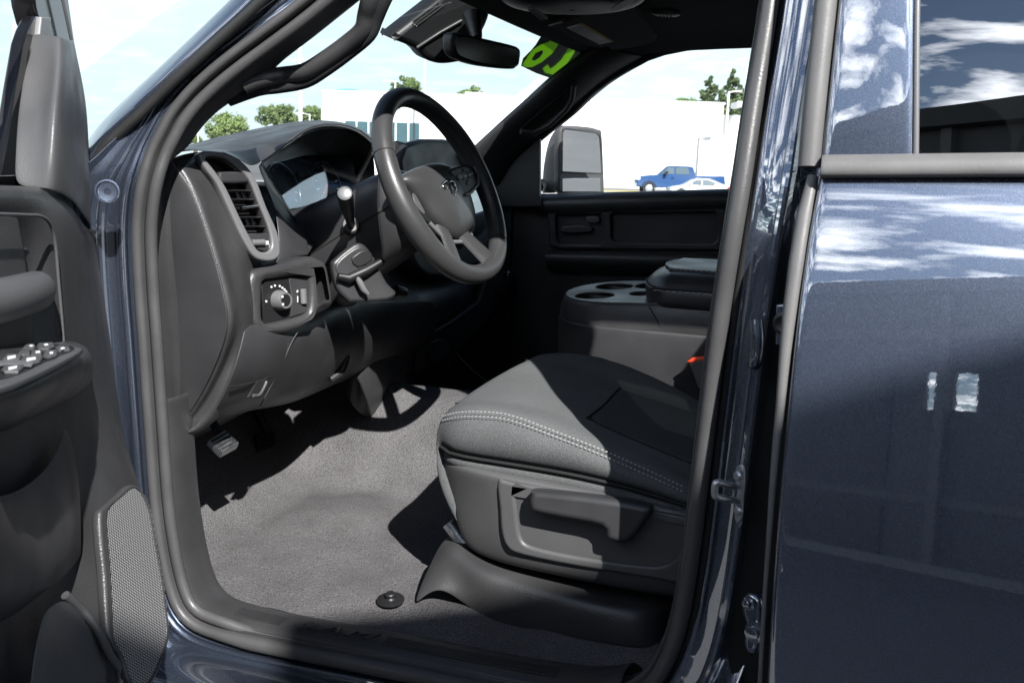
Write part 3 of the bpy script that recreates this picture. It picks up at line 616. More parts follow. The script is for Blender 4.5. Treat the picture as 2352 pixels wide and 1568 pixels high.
# ---- vent pod
VN = V((1, -.30, .22)).normalized()
VP = (W(560, 470, X=-.925), VN)
vo_ = [(457, 358), (462, 350), (475, 346), (512, 349), (537, 357), (562, 375), (588, 410), (613, 475), (638, 532), (645, 572), (641, 590), (625, 599), (600, 597), (580, 584), (555, 542), (530, 487), (500, 424), (475, 390)]
vi_ = [(474, 366), (480, 359), (505, 360), (525, 367), (545, 383), (573, 413), (597, 470), (617, 520), (625, 555), (622, 572), (610, 579), (592, 573), (573, 540), (549, 492), (521, 432), (496, 394)]
vent = plate('vent_bezel', VP, [vo_, vi_], .016, M['silver'], dash, .0035, 3)
vb = [(462, 356), (500, 352), (545, 370), (583, 410), (608, 475), (632, 535), (636, 585), (605, 590), (565, 540), (520, 450), (488, 396)]
plate('vent_cavity', (VP[0]-VN*.032, VN), [vb], .004, M['pitch'], vent, .001, 2)
# side walls of the vent throat
th0 = [WP(x, y, VP)-VN*.004 for x, y in vi_]; th1 = [p-VN*.03 for p in th0]
patch('vent_throat', [catmull(th0, 2, True), catmull(th1, 2, True)], M['black'], vent, 0, .002, close=True)
plate('vent_hood', (VP[0]-VN*.003, VN), [[(503, 398), (508, 394), (560, 394), (574, 404), (577, 415), (572, 419), (512, 420)]], .012, M['trim_smooth'], vent, .004, 2)
for (xa, ya, xb, yb) in ((527, 438, 590, 438), (535, 458, 599, 458), (543, 478, 606, 478), (552, 499, 612, 499), (560, 520, 619, 520)):
    tube('vent_slat', [WP(xa, ya, (VP[0]-VN*.013, VN)), WP(xb, yb, (VP[0]-VN*.013, VN))], .0075, M['black'], vent, k=10, flat=.22)
for i, x in enumerate((545, 556, 580)):
    for y in (448, 508): tube('vent_vane', [WP(x+i*2+(y-448)*.35, y-8, (VP[0]-VN*.024, VN)), WP(x+i*2+(y-448)*.35+6, y+8, (VP[0]-VN*.024, VN))], .005, M['silver'], vent, k=8, flat=.3)
tube('vent_tab', [WP(552, 478, (VP[0]-VN*.004, VN)), WP(592, 473, (VP[0]-VN*.004, VN))], [.0065, .0045], M['chrome'], vent, k=10, flat=.5)
plate('vent_lower_face', (VP[0]-VN*.006, VN), [[(566, 536), (618, 535), (624, 556), (621, 572), (609, 578), (592, 572)]], .01, M['trim_smooth'], vent, .002, 0)
tube('thumb_wheel', [WP(577, 558, (VP[0]-VN*.004, VN)), WP(606, 557, (VP[0]-VN*.004, VN))], .0055, M['silver'], vent, k=16)
for i in range(3): plate('wheel_mark', (VP[0]-VN*.0055, VN), [[(610+i*2.6, 553), (611.5+i*2.6, 553), (612+i*2.6, 562), (610.5+i*2.6, 562)]], .001, M['white'], vent, .0002, 0)
# ---- instrument hood and binnacle
h0 = rowX([(424, 341, -1.17), (468, 335, -1.25), (588, 297, -1.30), (638, 286, -1.30), (688, 277, -1.30), (738, 275, -1.30), (788, 278, -1.28), (825, 290, -1.25), (850, 307, -1.22), (890, 345, -1.20)], 16)
h1 = rowX([(452, 346, -1.07), (500, 343, -1.12), (580, 318, -1.16), (640, 298, -1.17), (690, 284, -1.17), (738, 279, -1.17), (790, 281, -1.16), (828, 293, -1.14), (853, 310, -1.12), (890, 350, -1.12)], 16)
h2 = rowX([(470, 347, -1.01), (535, 352, -1.02), (592, 372, -1.02), (640, 340, -1.035), (672, 316, -1.045), (700, 297, -1.05), (738, 285, -1.05), (788, 287, -1.05), (825, 299, -1.05), (850, 318, -1.05), (885, 358, -1.06)], 16)
hu = rowX([(470, 352, -1.02), (535, 358, -1.03), (594, 378, -1.03), (642, 346, -1.045), (674, 322, -1.055), (702, 303, -1.06), (738, 292, -1.06), (788, 294, -1.06), (823, 307, -1.06), (846, 326, -1.06), (880, 364, -1.07)], 16)
hback = [p+V((-.15, 0, -.03)) for p in h0]
hood = patch('instrument_hood', [hback, h0, h1, h2, hu], M['trim_smooth'], dash, 2, .003)
tube('hood_edge', [p+V((.001, 0, 0)) for p in h2[5:]], .0016, M['trim_light'], hood, k=6)
brow_l = patch('grained_cheek', [rowX([(500, 347, -1.00), (560, 345, -1.03), (610, 332, -1.05), (655, 316, -1.055), (674, 315, -1.05)], 8), rowX([(520, 352, -.985), (565, 362, -1.0), (605, 358, -1.02), (650, 335, -1.035), (674, 318, -1.042)], 8), rowX([(545, 362, -.975), (572, 382, -.98), (593, 377, -1.0), (640, 343, -1.025), (672, 319, -1.038)], 8)], M['trim'], hood, 2, .002)
# throat under the hood, funnelling down to the glass
g0 = [(594, 378, -1.03), (642, 346, -1.05), (702, 303, -1.065), (760, 290, -1.065), (825, 306, -1.065), (852, 330, -1.065), (862, 400, -1.05), (850, 470, -1.02), (790, 495, -1.0), (730, 512, -.985), (700, 528, -.975), (680, 508, -.97), (655, 475, -.98), (625, 430, -1.0)]
g1 = [(613, 384, -1.13), (645, 372, -1.14), (700, 360, -1.15), (760, 360, -1.15), (800, 365, -1.15), (812, 385, -1.14), (815, 430, -1.12), (800, 470, -1.1), (770, 485, -1.08), (730, 488, -1.075), (700, 500, -1.07), (684, 503, -1.07), (664, 480, -1.08), (640, 437, -1.10)]
G0 = catmull([XX(*p) for p in g0], 3, True); G1 = catmull([XX(*p) for p in g1], 3, True)
patch('binnacle_throat', [G0, [a.lerp(b, .5)+V((0, 0, 0)) for a, b in zip(G0, G1)], G1], M['trim_smooth'], dash, 1, .003, close=True)
gc = XX(720, 430, -1.12); GN = V((.95, -.05, .30)).normalized()
GP = (gc, GN)
gl = [(606, 378), (650, 362), (700, 355), (770, 355), (812, 366), (822, 400), (815, 450), (795, 480), (750, 490), (715, 496), (690, 508), (672, 490), (645, 446)]
face = plate('gauge_face', (gc-GN*.025, GN), [gl], .004, mat('gauge_reflection_tint', (.035, .055, .10), .3), dash, .001, 3)  # blue in the base colour stands in for sky mirrored in the glass
for cxp, cyp, r in ((652, 432, .055), (752, 424, .055)):
    c = WP(cxp, cyp, (gc-GN*.018, GN)); _, _, u_, v_ = planeb(c, GN)
    tube('gauge_ring', [c+u_*(math.cos(a)*r)+v_*(math.sin(a)*r) for a in [2*math.pi*i/40 for i in range(40)]], .0022, M['chrome'], face, True, 8)
    for q in range(11):
        a = math.radians(-40+26*q); d0 = u_*math.cos(a)+v_*math.sin(a)
        tube('gauge_tick', [c+d0*(r*.72), c+d0*(r*.86)], .0012, M['white'], face, k=6)
    tube('gauge_needle', [c, c-u_*(r*.5)-v_*(r*.45)], .0014, M['red'], face, k=6)
scr = plate('gauge_screen', (gc-GN*.017, GN), [[(684, 394), (722, 390), (728, 468), (694, 474)]], .003, M['black'], face, .001, 0)
gg = glass('instrument_glass', (.85, .9, .95), 1, 2.9)
plate('gauge_glass', GP, [gl], .0015, gg, dash, .0002, 3)
# lower lip of the binnacle: lit band between the glass and the vent pod
patch('binnacle_cheek', [rowX([(592, 380, -1.0), (616, 440, -.98), (640, 500, -.955), (655, 545, -.935), (672, 580, -.925), (706, 590, -.925)], 10),
      rowX([(596, 378, -1.01), (624, 432, -.995), (652, 488, -.975), (676, 520, -.965), (700, 545, -.955), (720, 565, -.945)], 10),
      rowX([(600, 378, -1.02), (628, 430, -1.005), (656, 475, -.985), (682, 508, -.975), (700, 528, -.975), (740, 520, -.985)], 10)], M['trim_smooth'], dash, 2, .002)
patch('lower_cheek', [rowX([(630, 470, -.955), (655, 500, -.95), (680, 520, -.95), (705, 545, -.945)], 8), rowX([(640, 540, -.94), (660, 550, -.93), (685, 565, -.93), (708, 578, -.93)], 8), rowX([(640, 592, -.925), (665, 588, -.918), (690, 583, -.918), (709, 580, -.918)], 8), rowX([(630, 606, -.925), (660, 600, -.92), (690, 590, -.92), (708, 586, -.92)], 8)], M['trim_smooth'], dash, 2, .002)
# ---- lamp switch pod
def rr(name, pts, X, m, th=.02, b=.006, tilt=.18, par=None, sm=3, dx=0):
    c = W(sum(p[0] for p in pts)/len(pts), sum(p[1] for p in pts)/len(pts), X=X)
    return plate(name, (c, V((1, -.2, tilt)).normalized()), [pts], th, m, par or dash, b, sm)
SN = V((1, -.28, .12)).normalized(); SPl = (W(660, 685, X=-.885), SN)
podo = [(572, 655), (577, 632), (592, 618), (663, 602), (713, 588), (738, 595), (753, 607), (761, 640), (768, 698), (745, 706), (728, 726), (708, 748), (670, 763), (625, 769), (600, 760), (582, 744), (573, 705)]
podi = [(606, 658), (612, 645), (626, 640), (700, 632), (713, 638), (715, 704), (700, 724), (622, 743), (612, 738), (606, 724)]
pod = plate('lamp_switch_pod', SPl, [podo, podi], .05, M['trim'], dash, .012, 3, res=4)
def pin(pl, d): return (pl[0]+pl[1]*d, pl[1])
plate('switch_face', pin(SPl, -.013), [[(600, 640), (720, 628), (722, 730), (606, 750)]], .004, M['black'], pod, .001, 0)
plate('dimmer_face', pin(SPl, -.010), [[(664, 640), (704, 636), (711, 646), (711, 702), (700, 718), (668, 728), (672, 690)]], .004, M['trim_smooth'], pod, .001, 0)
kc = WP(640, 690, pin(SPl, -.012))
lathe('lamp_knob', kc, SN, [(.0178, 0), (.0175, .004), (.0155, .014), (.0135, .0185), (.0105, .0185), (.0105, .017), (.003, .0168)], M['silver'], pod, 40)
lathe('knob_face', kc+SN*.0172, SN, [(.0104, 0), (.0100, .0008), (.004, .001)], M['black'], pod, 30)
KP = (kc+SN*.0186, SN)
for q in ([(646.5, 680), (651, 679.5), (651, 683), (646.5, 683.5)], [(648.5, 697), (652, 696), (652.5, 700), (649, 701)]): plate('lamp_symbol', KP, [q], .0008, M['white'], pod, .0002, 2)
for i, (x, y) in enumerate(((624, 659), (632, 656), (643, 657), (649, 661), (654, 665), (658, 670), (612, 692))):
    plate('dial_symbol', pin(SPl, -.0122), [[(x-1.7, y-2), (x+1.5, y-2), (x+1.7, y+1.9), (x-1.5, y+1.9)]], .001, M['white'], pod, .0002, 2)
dm = plate('dimmer_slot', pin(SPl, -.0082), [[(686, 664), (701, 660), (703, 696), (688, 698)]], .004, M['black'], pod, .001, 0)
tube('dimmer_wheel', [WP(695, 663, pin(SPl, -.009)), WP(697, 697, pin(SPl, -.009))], .0065, M['silver'], pod, k=16)
for q in ([(682, 667), (685, 666), (685, 671), (682, 672)], [(683, 680), (685, 680), (685, 694), (683, 694)]): plate('dimmer_mark', pin(SPl, -.0078), [q], .0008, M['white'], pod, .0002, 0)
# ---- lower knee panel, under-dash and seams
kn = [rowX([(560, 742, -.90), (620, 745, -.90), (700, 735, -.91), (760, 700, -.92), (840, 690, -.93), (1000, 690, -.95)], 14),
      rowX([(556, 770, -.895), (620, 772, -.888), (700, 765, -.89), (770, 735, -.90), (850, 725, -.92), (1000, 720, -.95)], 14),
      rowX([(540, 830, -.895), (610, 835, -.89), (690, 830, -.895), (770, 800, -.905), (850, 775, -.925), (1000, 750, -.96)], 14),
      rowX([(520, 890, -.905), (600, 885, -.905), (680, 868, -.91), (760, 845, -.925), (840, 815, -.94), (1000, 780, -.98)], 14),
      rowX([(480, 962, -.935), (560, 934, -.935), (663, 920, -.94), (740, 888, -.955), (810, 862, -.97), (1000, 800, -1.02)], 14),
      rowX([(470, 975, -1.0), (560, 944, -1.0), (663, 928, -1.01), (740, 895, -1.02), (810, 868, -1.04), (1000, 806, -1.08)], 14)]
knee = patch('knee_panel', kn, M['trim_smooth'], dash, 2, .003)
tube('knee_seam', rowX([(684, 762, -.885), (668, 790, -.887), (640, 852, -.899), (612, 905, -.917), (598, 932, -.932)]), .0011, M['rubber'], knee, k=6)
tube('panel_seam', rowX([(528, 888, -.90), (590, 876, -.90), (640, 855, -.90)]), .0012, M['pitch'], knee, k=6)
plate('fuse_cover', (W(590, 895, X=-.895), V((1, -.15, .3)).normalized()), [[(568, 912), (592, 872), (616, 868), (612, 884), (596, 902), (574, 914)]], .008, M['black'], knee, .002, 0)
tube('port_rim', rowX([(582, 908, -.893), (596, 906, -.893), (608, 886, -.893), (612, 876, -.893)]), .0028, M['trim_light'], knee, k=8)
tube('hood_release', rowX([(758, 872, -.945), (785, 850, -.935), (800, 815, -.925)]), [.006, .010, .004], M['trim_smooth'], knee, k=10)
# big dark mass of the dash right across to the passenger side
pd_rows = []
for y, tx, tz in ((.2, -1.12, 1.40), (.45, -1.16, 1.415), (.75, -1.16, 1.40), (.95, -1.12, 1.405), (1.2, -1.10, 1.405), (1.5, -1.08, 1.41), (1.76, -1.06, 1.41)):
    lo = .90 if y < .7 else .96
    far = y > .8
    if y > 1.7: y = 1.79
    pd_rows.append([V((-1.62, y, 1.36)), V((-1.4, y, 1.40)), V((tx-.08, y, tz)), V((tx, y, tz-.006)), V((tx+.025 if far else tx, y, tz-.03)), V((-1.07 if far else -1.12, y, 1.30)), V((-1.06 if far else -1.1, y, 1.18)), V((-.99 if far else -1.1, y, 1.14)), V((-.965 if far else -1.1, y, 1.09)), V((-1.0 if far else -1.1, y, 1.02)), V((-1.1, y, lo)), V((-1.4, y, lo))])
patch('passenger_dash', pd_rows, M['trim_smooth'], dash, 2, .004)
# centre stack with touchscreen and knobs, mostly behind the wheel
CN = V((1, -.10, .2)).normalized()
stack = plate('centre_stack', (W(1040, 470, X=-1.0), CN), [[(930, 330), (1062, 322), (1088, 345), (1110, 420), (1125, 520), (1110, 600), (1010, 640), (950, 600), (930, 460)]], .05, M['trim_smooth'], dash, .012, 3)
plate('touch_screen', (W(1040, 470, X=-.996), CN), [[(1064, 400), (1086, 392), (1110, 440), (1122, 515), (1108, 546), (1082, 545), (1068, 470)]], .004, gg, stack, .001, 0)
bezel = plate('screen_bezel', (W(1085, 400, X=-.985), CN), [[(1070, 352), (1090, 348), (1104, 362), (1112, 400), (1112, 432), (1098, 420), (1086, 385)]], .01, M['trim_light'], stack, .003, 2)
for i in range(4): plate('stack_button', (W(1092, 380, X=-.981), CN), [[(1084+i*5, 358+i*14), (1098+i*3, 356+i*14), (1101+i*3, 368+i*14), (1088+i*5, 370+i*14)]], .004, M['black'], bezel, .001, 0)
plate('instrument_pad', (W(930, 360, X=-1.06), CN), [[(900, 328), (930, 326), (944, 340), (950, 378), (905, 382)]], .02, M['trim_smooth'], dash, .005, 2)
lathe('stack_knob', W(1160, 632, X=-.95), (1, -.1, .1), [(.012, 0), (.012, .012), (.009, .016)], M['chrome'], stack, 20)
pv = plate('far_vent_bezel', (W(1205, 455, X=-1.06), V((.9, -.45, .2)).normalized()), [[(1178, 410), (1188, 406), (1202, 418), (1220, 450), (1236, 490), (1241, 516), (1232, 522), (1216, 500), (1196, 455)]], .02, M['silver'], dash, .004, 3)
plate('far_vent_cavity', (W(1205, 455, X=-1.058), V((.9, -.45, .2)).normalized()), [[(1192, 424), (1200, 424), (1216, 452), (1228, 486), (1224, 494), (1208, 466)]], .01, M['pitch'], pv, .001, 2)
for k in range(5): tube('far_vent_slat', [W(1196+k*6, 432+k*12, X=-1.052), W(1206+k*6, 434+k*12, X=-1.052)], .004, M['black'], pv, k=6)
# under-dash shell closing the dark footwell
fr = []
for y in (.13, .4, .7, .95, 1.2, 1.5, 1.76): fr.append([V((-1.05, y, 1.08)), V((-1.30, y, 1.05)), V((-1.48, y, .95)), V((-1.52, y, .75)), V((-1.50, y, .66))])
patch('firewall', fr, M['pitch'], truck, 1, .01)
# lower centre: column boot, cubby under the stack with sunlit edges
patch('column_boot', [rowX([(785, 868, -1.03), (800, 930, -1.0), (828, 955, -.985), (870, 965, -.985), (900, 955, -.99), (930, 905, -1.0), (945, 862, -1.02)], 10),
      rowX([(790, 800, -1.02), (815, 850, -.975), (840, 880, -.965), (870, 885, -.96), (900, 870, -.97), (935, 820, -.99), (955, 780, -1.0)], 10),
      rowX([(800, 700, -1.03), (830, 750, -.99), (850, 770, -.97), (880, 770, -.97), (910, 755, -.98), (950, 720, -.99), (985, 690, -1.0)], 10)], M['trim_smooth'], dash, 2, .003)
cub = plate('lower_cubby', (W(1000, 800, X=-.985), V((1, -.25, .15)).normalized()), [[(945, 790), (975, 770), (1100, 690), (1122, 600), (1140, 600), (1130, 720), (1090, 770), (1050, 806), (1040, 845), (965, 862), (938, 850)]], .03, M['black'], dash, .006, 2)
CBP = (W(1000, 800, X=-.98), V((1, -.25, .15)).normalized())
plate('cubby_pocket', pin(CBP, .003), [[(970, 795), (1012, 778), (1030, 790), (1038, 812), (990, 842), (960, 858), (955, 830)]], .01, M['trim_smooth'], cub, .003, 2)
plate('cubby_slot', pin(CBP, .0052), [[(978, 803), (1004, 793), (1008, 826), (988, 838)]], .003, M['pitch'], cub, .001, 0)
plate('cubby_label', pin(CBP, .003), [[(992, 712), (1024, 697), (1024, 720), (996, 728)]], .003, M['trim_light'], cub, .001, 0)
# hanging key tag thread by the dark passenger side
tube('seat_wire', rowX([(1213, 597, -1.02), (1217, 620, -1.02), (1217, 660, -1.02), (1216, 680, -1.02)]), .0016, M['steel'], dash, k=6)
# ================================================================== steering column, stalk, wheel
WC = V((-.730, .55, 1.403)); AX = V((.896, -.065, .438)).normalized()     # axis towards the driver
wu_ = (V((0, 1, 0))-AX*AX.y).normalized(); wv = AX.cross(wu_).normalized()
if wv.z < 0: wv = -wv
def wp(a, r, h=0): return WC + wu_*(math.cos(a)*r) + wv*(math.sin(a)*r) + AX*h
def colsec(s, hw, hh, dz=0, k=16):
    c = WC-AX*s+V((0, 0, dz)); o = []
    for i in range(k):
        a = 2*math.pi*i/k; ca, sa = math.cos(a), math.sin(a)
        o.append(c+wu_*(hw*math.copysign(abs(ca)**.6, ca))+wv*(hh*math.copysign(abs(sa)**.6, sa)))
    return o
column = patch('steering_column', [colsec(.045, .045, .05), colsec(.05, .066, .072), colsec(.085, .074, .080, -.004), colsec(.15, .077, .085, -.008), colsec(.19, .079, .092, -.012), colsec(.26, .080, .105, -.02), colsec(.30, .085, .12, -.02)], M['trim_smooth'], truck, 1, .003, close=True)
tube('column_seam', [WC-AX*s-wu_*hw+V((0, 0, dz+.004)) for s, hw, dz in ((.052, .0665, 0), (.085, .0745, -.004), (.15, .0775, -.008), (.19, .0795, -.012), (.26, .0805, -.02))], .0011, M['pitch'], column, k=6)
st0, st1 = W(806, 516, Y=.475), W(792, 444, Y=.345)
sd = (st1-st0); L_ = sd.length
stalk = lathe('indicator_stalk', st0-sd*.25, sd, [(.007, 0), (.008, L_*.25), (.0085, L_*.45), (.0120, L_*.78), (.0136, L_*1.1), (.0136, L_*1.2), (.0128, L_*1.235), (.0122, L_*1.245)], M['black'], column, 28)
lathe('stalk_button', st0+sd, sd, [(.0124, -.002), (.0122, .0005), (.0106, .0012), (.0100, .0004), (.0092, .0006), (.0088, .0014), (.0045, .0022)], M['silver'], column, 28)
lathe('stalk_collar', st0-sd*.05, sd, [(.017, -.006), (.017, .006), (.014, .010)], M['trim_smooth'], column, 24)
IG = V((.72, -.62, .1)).normalized(); IP = (W(835, 640, X=-.805), IG)
igp = plate('ignition_bezel', IP, [[(764, 610), (770, 596), (812, 562), (834, 560), (852, 578), (866, 604), (890, 650), (912, 672), (890, 690), (815, 694), (800, 690), (778, 668), (768, 640)]], .02, M['trim_smooth'], column, .006, 3)
plate('ignition_shelf', pin(IP, .002), [[(772, 604), (812, 570), (836, 566), (850, 584), (862, 600), (812, 632), (790, 640), (776, 632)]], .012, M['trim_smooth'], igp, .004, 3)
plate('ignition_blank', pin(IP, .005), [[(808, 592), (844, 572), (856, 596), (822, 614)]], .006, M['black'], igp, .002, 2)
tube('ignition_brow', [WP(x, y, pin(IP, .008)) for x, y in ((776, 634), (800, 640), (840, 622), (880, 598))], [.006, .009, .009, .006], M['black'], igp, k=10)
lev = tube('tilt_lever', [WP(x, y, pin(IP, .012)) for x, y in ((818, 634), (826, 648), (834, 664), (846, 676))], [.004, .006, .006, .003], M['silver'], igp, k=10)
lathe('wiper_knob', W(908, 668, Y=.62), (.4, .8, -.2), [(.012, 0), (.012, .02), (.009, .026)], M['black'], column, 20)
# rim: oval grip with thumb bulges
rim_path, rim_r = [], []
NRIM = 96
vs, fs = [], []; KK = 18
for i in range(NRIM):
    a = 2*math.pi*i/NRIM
    rr_ = .0180+.0018*max(0, math.cos(2*a-.9))**2
    ry = .179 - .006*max(0, math.sin(-a-.0))**8
    for j in range(KK):
        b = 2*math.pi*j/KK
        vs.append(wp(a, ry+math.cos(b)*rr_, math.sin(b)*rr_*1.06+.022))
for i in range(NRIM):
    for j in range(KK):
        fs.append((i*KK+j, i*KK+(j+1) % KK, ((i+1) % NRIM)*KK+(j+1) % KK, ((i+1) % NRIM)*KK+j))
sw = mk('steering_wheel', vs, fs, M['wheel'], truck, 1)
for a in (158, 22, 222, 318):
    a = math.radians(a); tube('leather_seam', [wp(a, .179+math.cos(b)*.0174, math.sin(b)*.0184+.022) for b in [2*math.pi*k/20 for k in range(20)]], .0011, M['pitch'], sw, True, 6)
for a0, a1 in ((160, 220), (-40, 20), (24, 156), (224, 316)):
    tube('rim_stitch', [wp(math.radians(a0+(a1-a0)*k/24), .1672-.004, .0345) for k in range(25)], .0006, M['rubber'], sw, k=5)
# hub, spokes, button clusters
HPl = (WC+AX*.004, AX)
hubo = [(922, 412), (935, 395), (985, 376), (1020, 379), (1048, 398), (1068, 430), (1084, 480), (1088, 508), (1078, 530), (1056, 546), (1036, 541), (1000, 508), (972, 470), (946, 440)]
hub = dome('airbag_cover', hubo, HPl, [(.96, -.035), (1.0, -.014), (1.0, -.004), (.985, .003), (.94, .009), (.80, .0155), (.55, .0205), (.25, .0228), (.02, .0235)], M['wheel'], sw)
plate('hub_core', (WC-AX*.006, AX), [[(930, 430), (960, 400), (1010, 385), (1060, 395), (1085, 450), (1095, 520), (1075, 560), (1045, 575), (1015, 550), (975, 500), (945, 465)]], .04, M['black'], sw, .008, 3)
def spoke(name, pts, m, w, par=sw):
    return tube(name, [wp(math.radians(a), r, h) for a, r, h in pts], w, m, par, k=14, flat=.42, up=AX)
spoke('side_spoke', [(12, .05, -.005), (10, .10, .002), (7, .162, .016)], M['black'], [.035, .030, .026])
spoke('lower_spoke', [(252, .035, -.01), (249, .10, .004), (246, .17, .018)], M['trim'], [.026, .019, .020])
spoke('lower_spoke', [(288, .035, -.01), (291, .10, .004), (294, .17, .018)], M['wheel'], [.026, .021, .026])
BP = (WC+AX*.026, AX)
bpr = plate('button_panel', BP, [[(1030, 392), (1062, 378), (1085, 382), (1098, 400), (1097, 424), (1078, 446), (1062, 440), (1048, 412)]], .02, M['black'], sw, .005, 3)
tube('button_trim', [WP(x, y, (WC+AX*.0265, AX)) for x, y in ((1088, 384), (1099, 402), (1097, 424), (1082, 442), (1068, 448))], .0035, M['silver'], bpr, k=8)
for q in ([(1050, 404), (1058, 398), (1064, 408), (1056, 414)], [(1060, 398), (1072, 396), (1076, 406), (1066, 412)], [(1074, 396), (1086, 394), (1088, 402), (1078, 408)], [(1066, 386), (1078, 386), (1076, 392), (1064, 394)], [(1074, 414), (1086, 410), (1084, 420), (1074, 424)]):
    plate('wheel_button', (WC+AX*.0275, AX), [q], .004, M['trim'], bpr, .001, 2)
for q in ([(1054, 406), (1060, 404), (1061, 407), (1055, 409)], [(1066, 403), (1071, 402), (1072, 406), (1067, 407)], [(1079, 400), (1085, 398), (1085, 401), (1079, 403)]):
    plate('button_mark', (WC+AX*.0281, AX), [q], .0008, M['white'], bpr, .0002, 0)
bpl = plate('button_panel', (WC+AX*.006, AX), [[(940, 440), (948, 438), (966, 462), (990, 500), (986, 512), (968, 495), (950, 468)]], .016, M['black'], sw, .004, 2)
plate('wheel_button', (WC+AX*.0075, AX), [[(948, 448), (954, 446), (976, 486), (972, 490), (956, 470)]], .004, M['trim_light'], bpl, .001, 2)
tube('hub_trim', [WP(x, y, (WC+AX*.002, AX)) for x, y in ((986, 512), (1010, 538), (1040, 556), (1062, 556), (1082, 540))], .0045, M['silver'], sw, k=8)
# ram's head badge on the hub
EP = (WC+AX*.0270, AX)
badge = plate('hub_badge', EP, [[(1024, 415), (1032, 411), (1040, 415), (1046, 426), (1047, 440), (1042, 449), (1034, 446), (1026, 440), (1020, 432), (1015, 423)]], .004, M['gloss'], sw, .001, 3)
plate('badge_face', (WC+AX*.0290, AX), [[(1029, 420), (1035, 417), (1037, 430), (1042, 444), (1038, 446), (1033, 436), (1028, 426)]], .004, M['chrome'], badge, .0012, 2)
for pts in ([(1031, 418), (1024, 416), (1017, 421), (1018, 430), (1024, 433), (1027, 428)], [(1033, 417), (1040, 417), (1045, 425), (1047, 434), (1044, 440), (1040, 436)]):
    tube('badge_horn', catmull([WP(x, y, (WC+AX*.0285, AX)) for x, y in pts], 4), .0019, M['chrome'], badge, k=8)
# ================================================================== floor carpet
def floor_z(x, y):
    z = .752
    def ss(a, b, t):
        t = max(0, min(1, (t-a)/(b-a))); return t*t*(3-2*t)
    z -= .012*ss(.24, .13, y)                                          # falls to the sill
    hump = ss(.66, .90, y); 
    z += hump*(.165-.05*ss(-.7, -.2, x)) * (1-ss(1.0, 1.24, y)*1.0)
    z += ss(-1.02, -1.42, x)*.30                                       # toe board
    z += .035*ss(-.90, -.98, x)*ss(.62, .74, y)*(1-ss(.9, 1.0, y))     # swelling by the pedal
    z += .022*math.exp(-((x+.90)**2+(y-.52)**2*.7)/.012) + .016*math.exp(-((x+.72)/.06)**2-((y-.62)/.09)**2) - .014*math.exp(-((x+.80)/.05)**2-((y-.56)/.16)**2)
    z += .020*math.exp(-((x+.545)/.05)**2-((y-.215)/.03)**2)             # carpet bulge over the seat bolt
    z += .009*(noise.noise(V((x*7, y*7, .3)))) + .004*noise.noise(V((x*15, y*15, 4.3))) + .0022*noise.noise(V((x*30, y*30, 1.3)))
    return z
nx, ny = 110, 90
vs = []; fs = []
for i in range(nx):
    for j in range(ny):
        x = -1.5+1.9*i/(nx-1); y = .142+1.62*j/(ny-1); vs.append(V((x, y, floor_z(x, y))))
for i in range(nx-1):
    for j in range(ny-1): a = i*ny+j; fs.append((a, a+1, a+ny+1, a+ny))
carpet = mk('floor_carpet', vs, fs, M['carpet'], truck, 1)
bc = W(897, 1374, Z=.760); bc.z = floor_z(bc.x, bc.y)+.006
lathe('mat_anchor', bc, (.0, -.10, 1), [(.0225, 0), (.0225, .0025), (.021, .0035), (.009, .004), (.0065, .0065), (.0085, .009), (.0085, .012), (.007, .0135)], M['black'], carpet, 32)
# pedals
def pedal(name, q, X, nrm, th, m, arm, par=truck):
    pl = (W(sum(p[0] for p in q)/4, sum(p[1] for p in q)/4, X=X), V(nrm).normalized())
    o = plate(name, pl, [q], th, m, par, .003, 0)
    return o, pl
pk, pl = pedal('parking_brake_pedal', [(515, 987), (549, 1018), (512, 1038), (481, 1008)], -.99, (.55, -.12, .83), .016, M['steel'], None)
for i in range(9):
    t = (i+.7)/9.4; a = V((515, 987, 0)).lerp(V((549, 1018, 0)), t); b = V((481, 1008, 0)).lerp(V((512, 1038, 0)), t)
    tube('pedal_rib', [WP(a.x, a.y, pin(pl, .0005)), WP(b.x, b.y, pin(pl, .0005))], .0016, M['rubber_dark'] if i % 2 else M['steel'], pk, k=6)
tube('pedal_arm', [WP(512, 1010, pin(pl, -.012)), WP(512, 1010, pin(pl, -.012))+V((-.10, .02, .12))], .008, M['black'], pk)
bk, pl = pedal('brake_pedal', [(588, 996), (650, 985), (652, 1018), (592, 1040)], -1.16, (.8, -.1, .55), .014, M['black'], None)
tube('pedal_arm', [WP(620, 1005, pin(pl, -.01)), WP(620, 1005, pin(pl, -.01))+V((-.12, .0, .22))], .011, M['black'], bk)
ac, pl = pedal('accelerator_pedal', [(655, 965), (690, 962), (699, 1034), (680, 1046)], -1.20, (.75, -.15, .6), .012, M['black'], None)
plate('lit_pedal_end', pin(pl, .002), [[(676, 1040), (698, 1026), (700, 1036), (684, 1047)]], .006, M['steel'], ac, .002, 0)  # bright plate paints the sunlit end of the black pedal
tube('pedal_arm', [WP(672, 970, pin(pl, -.008)), WP(672, 970, pin(pl, -.008))+V((-.08, .0, .2))], .008, M['black'], ac)
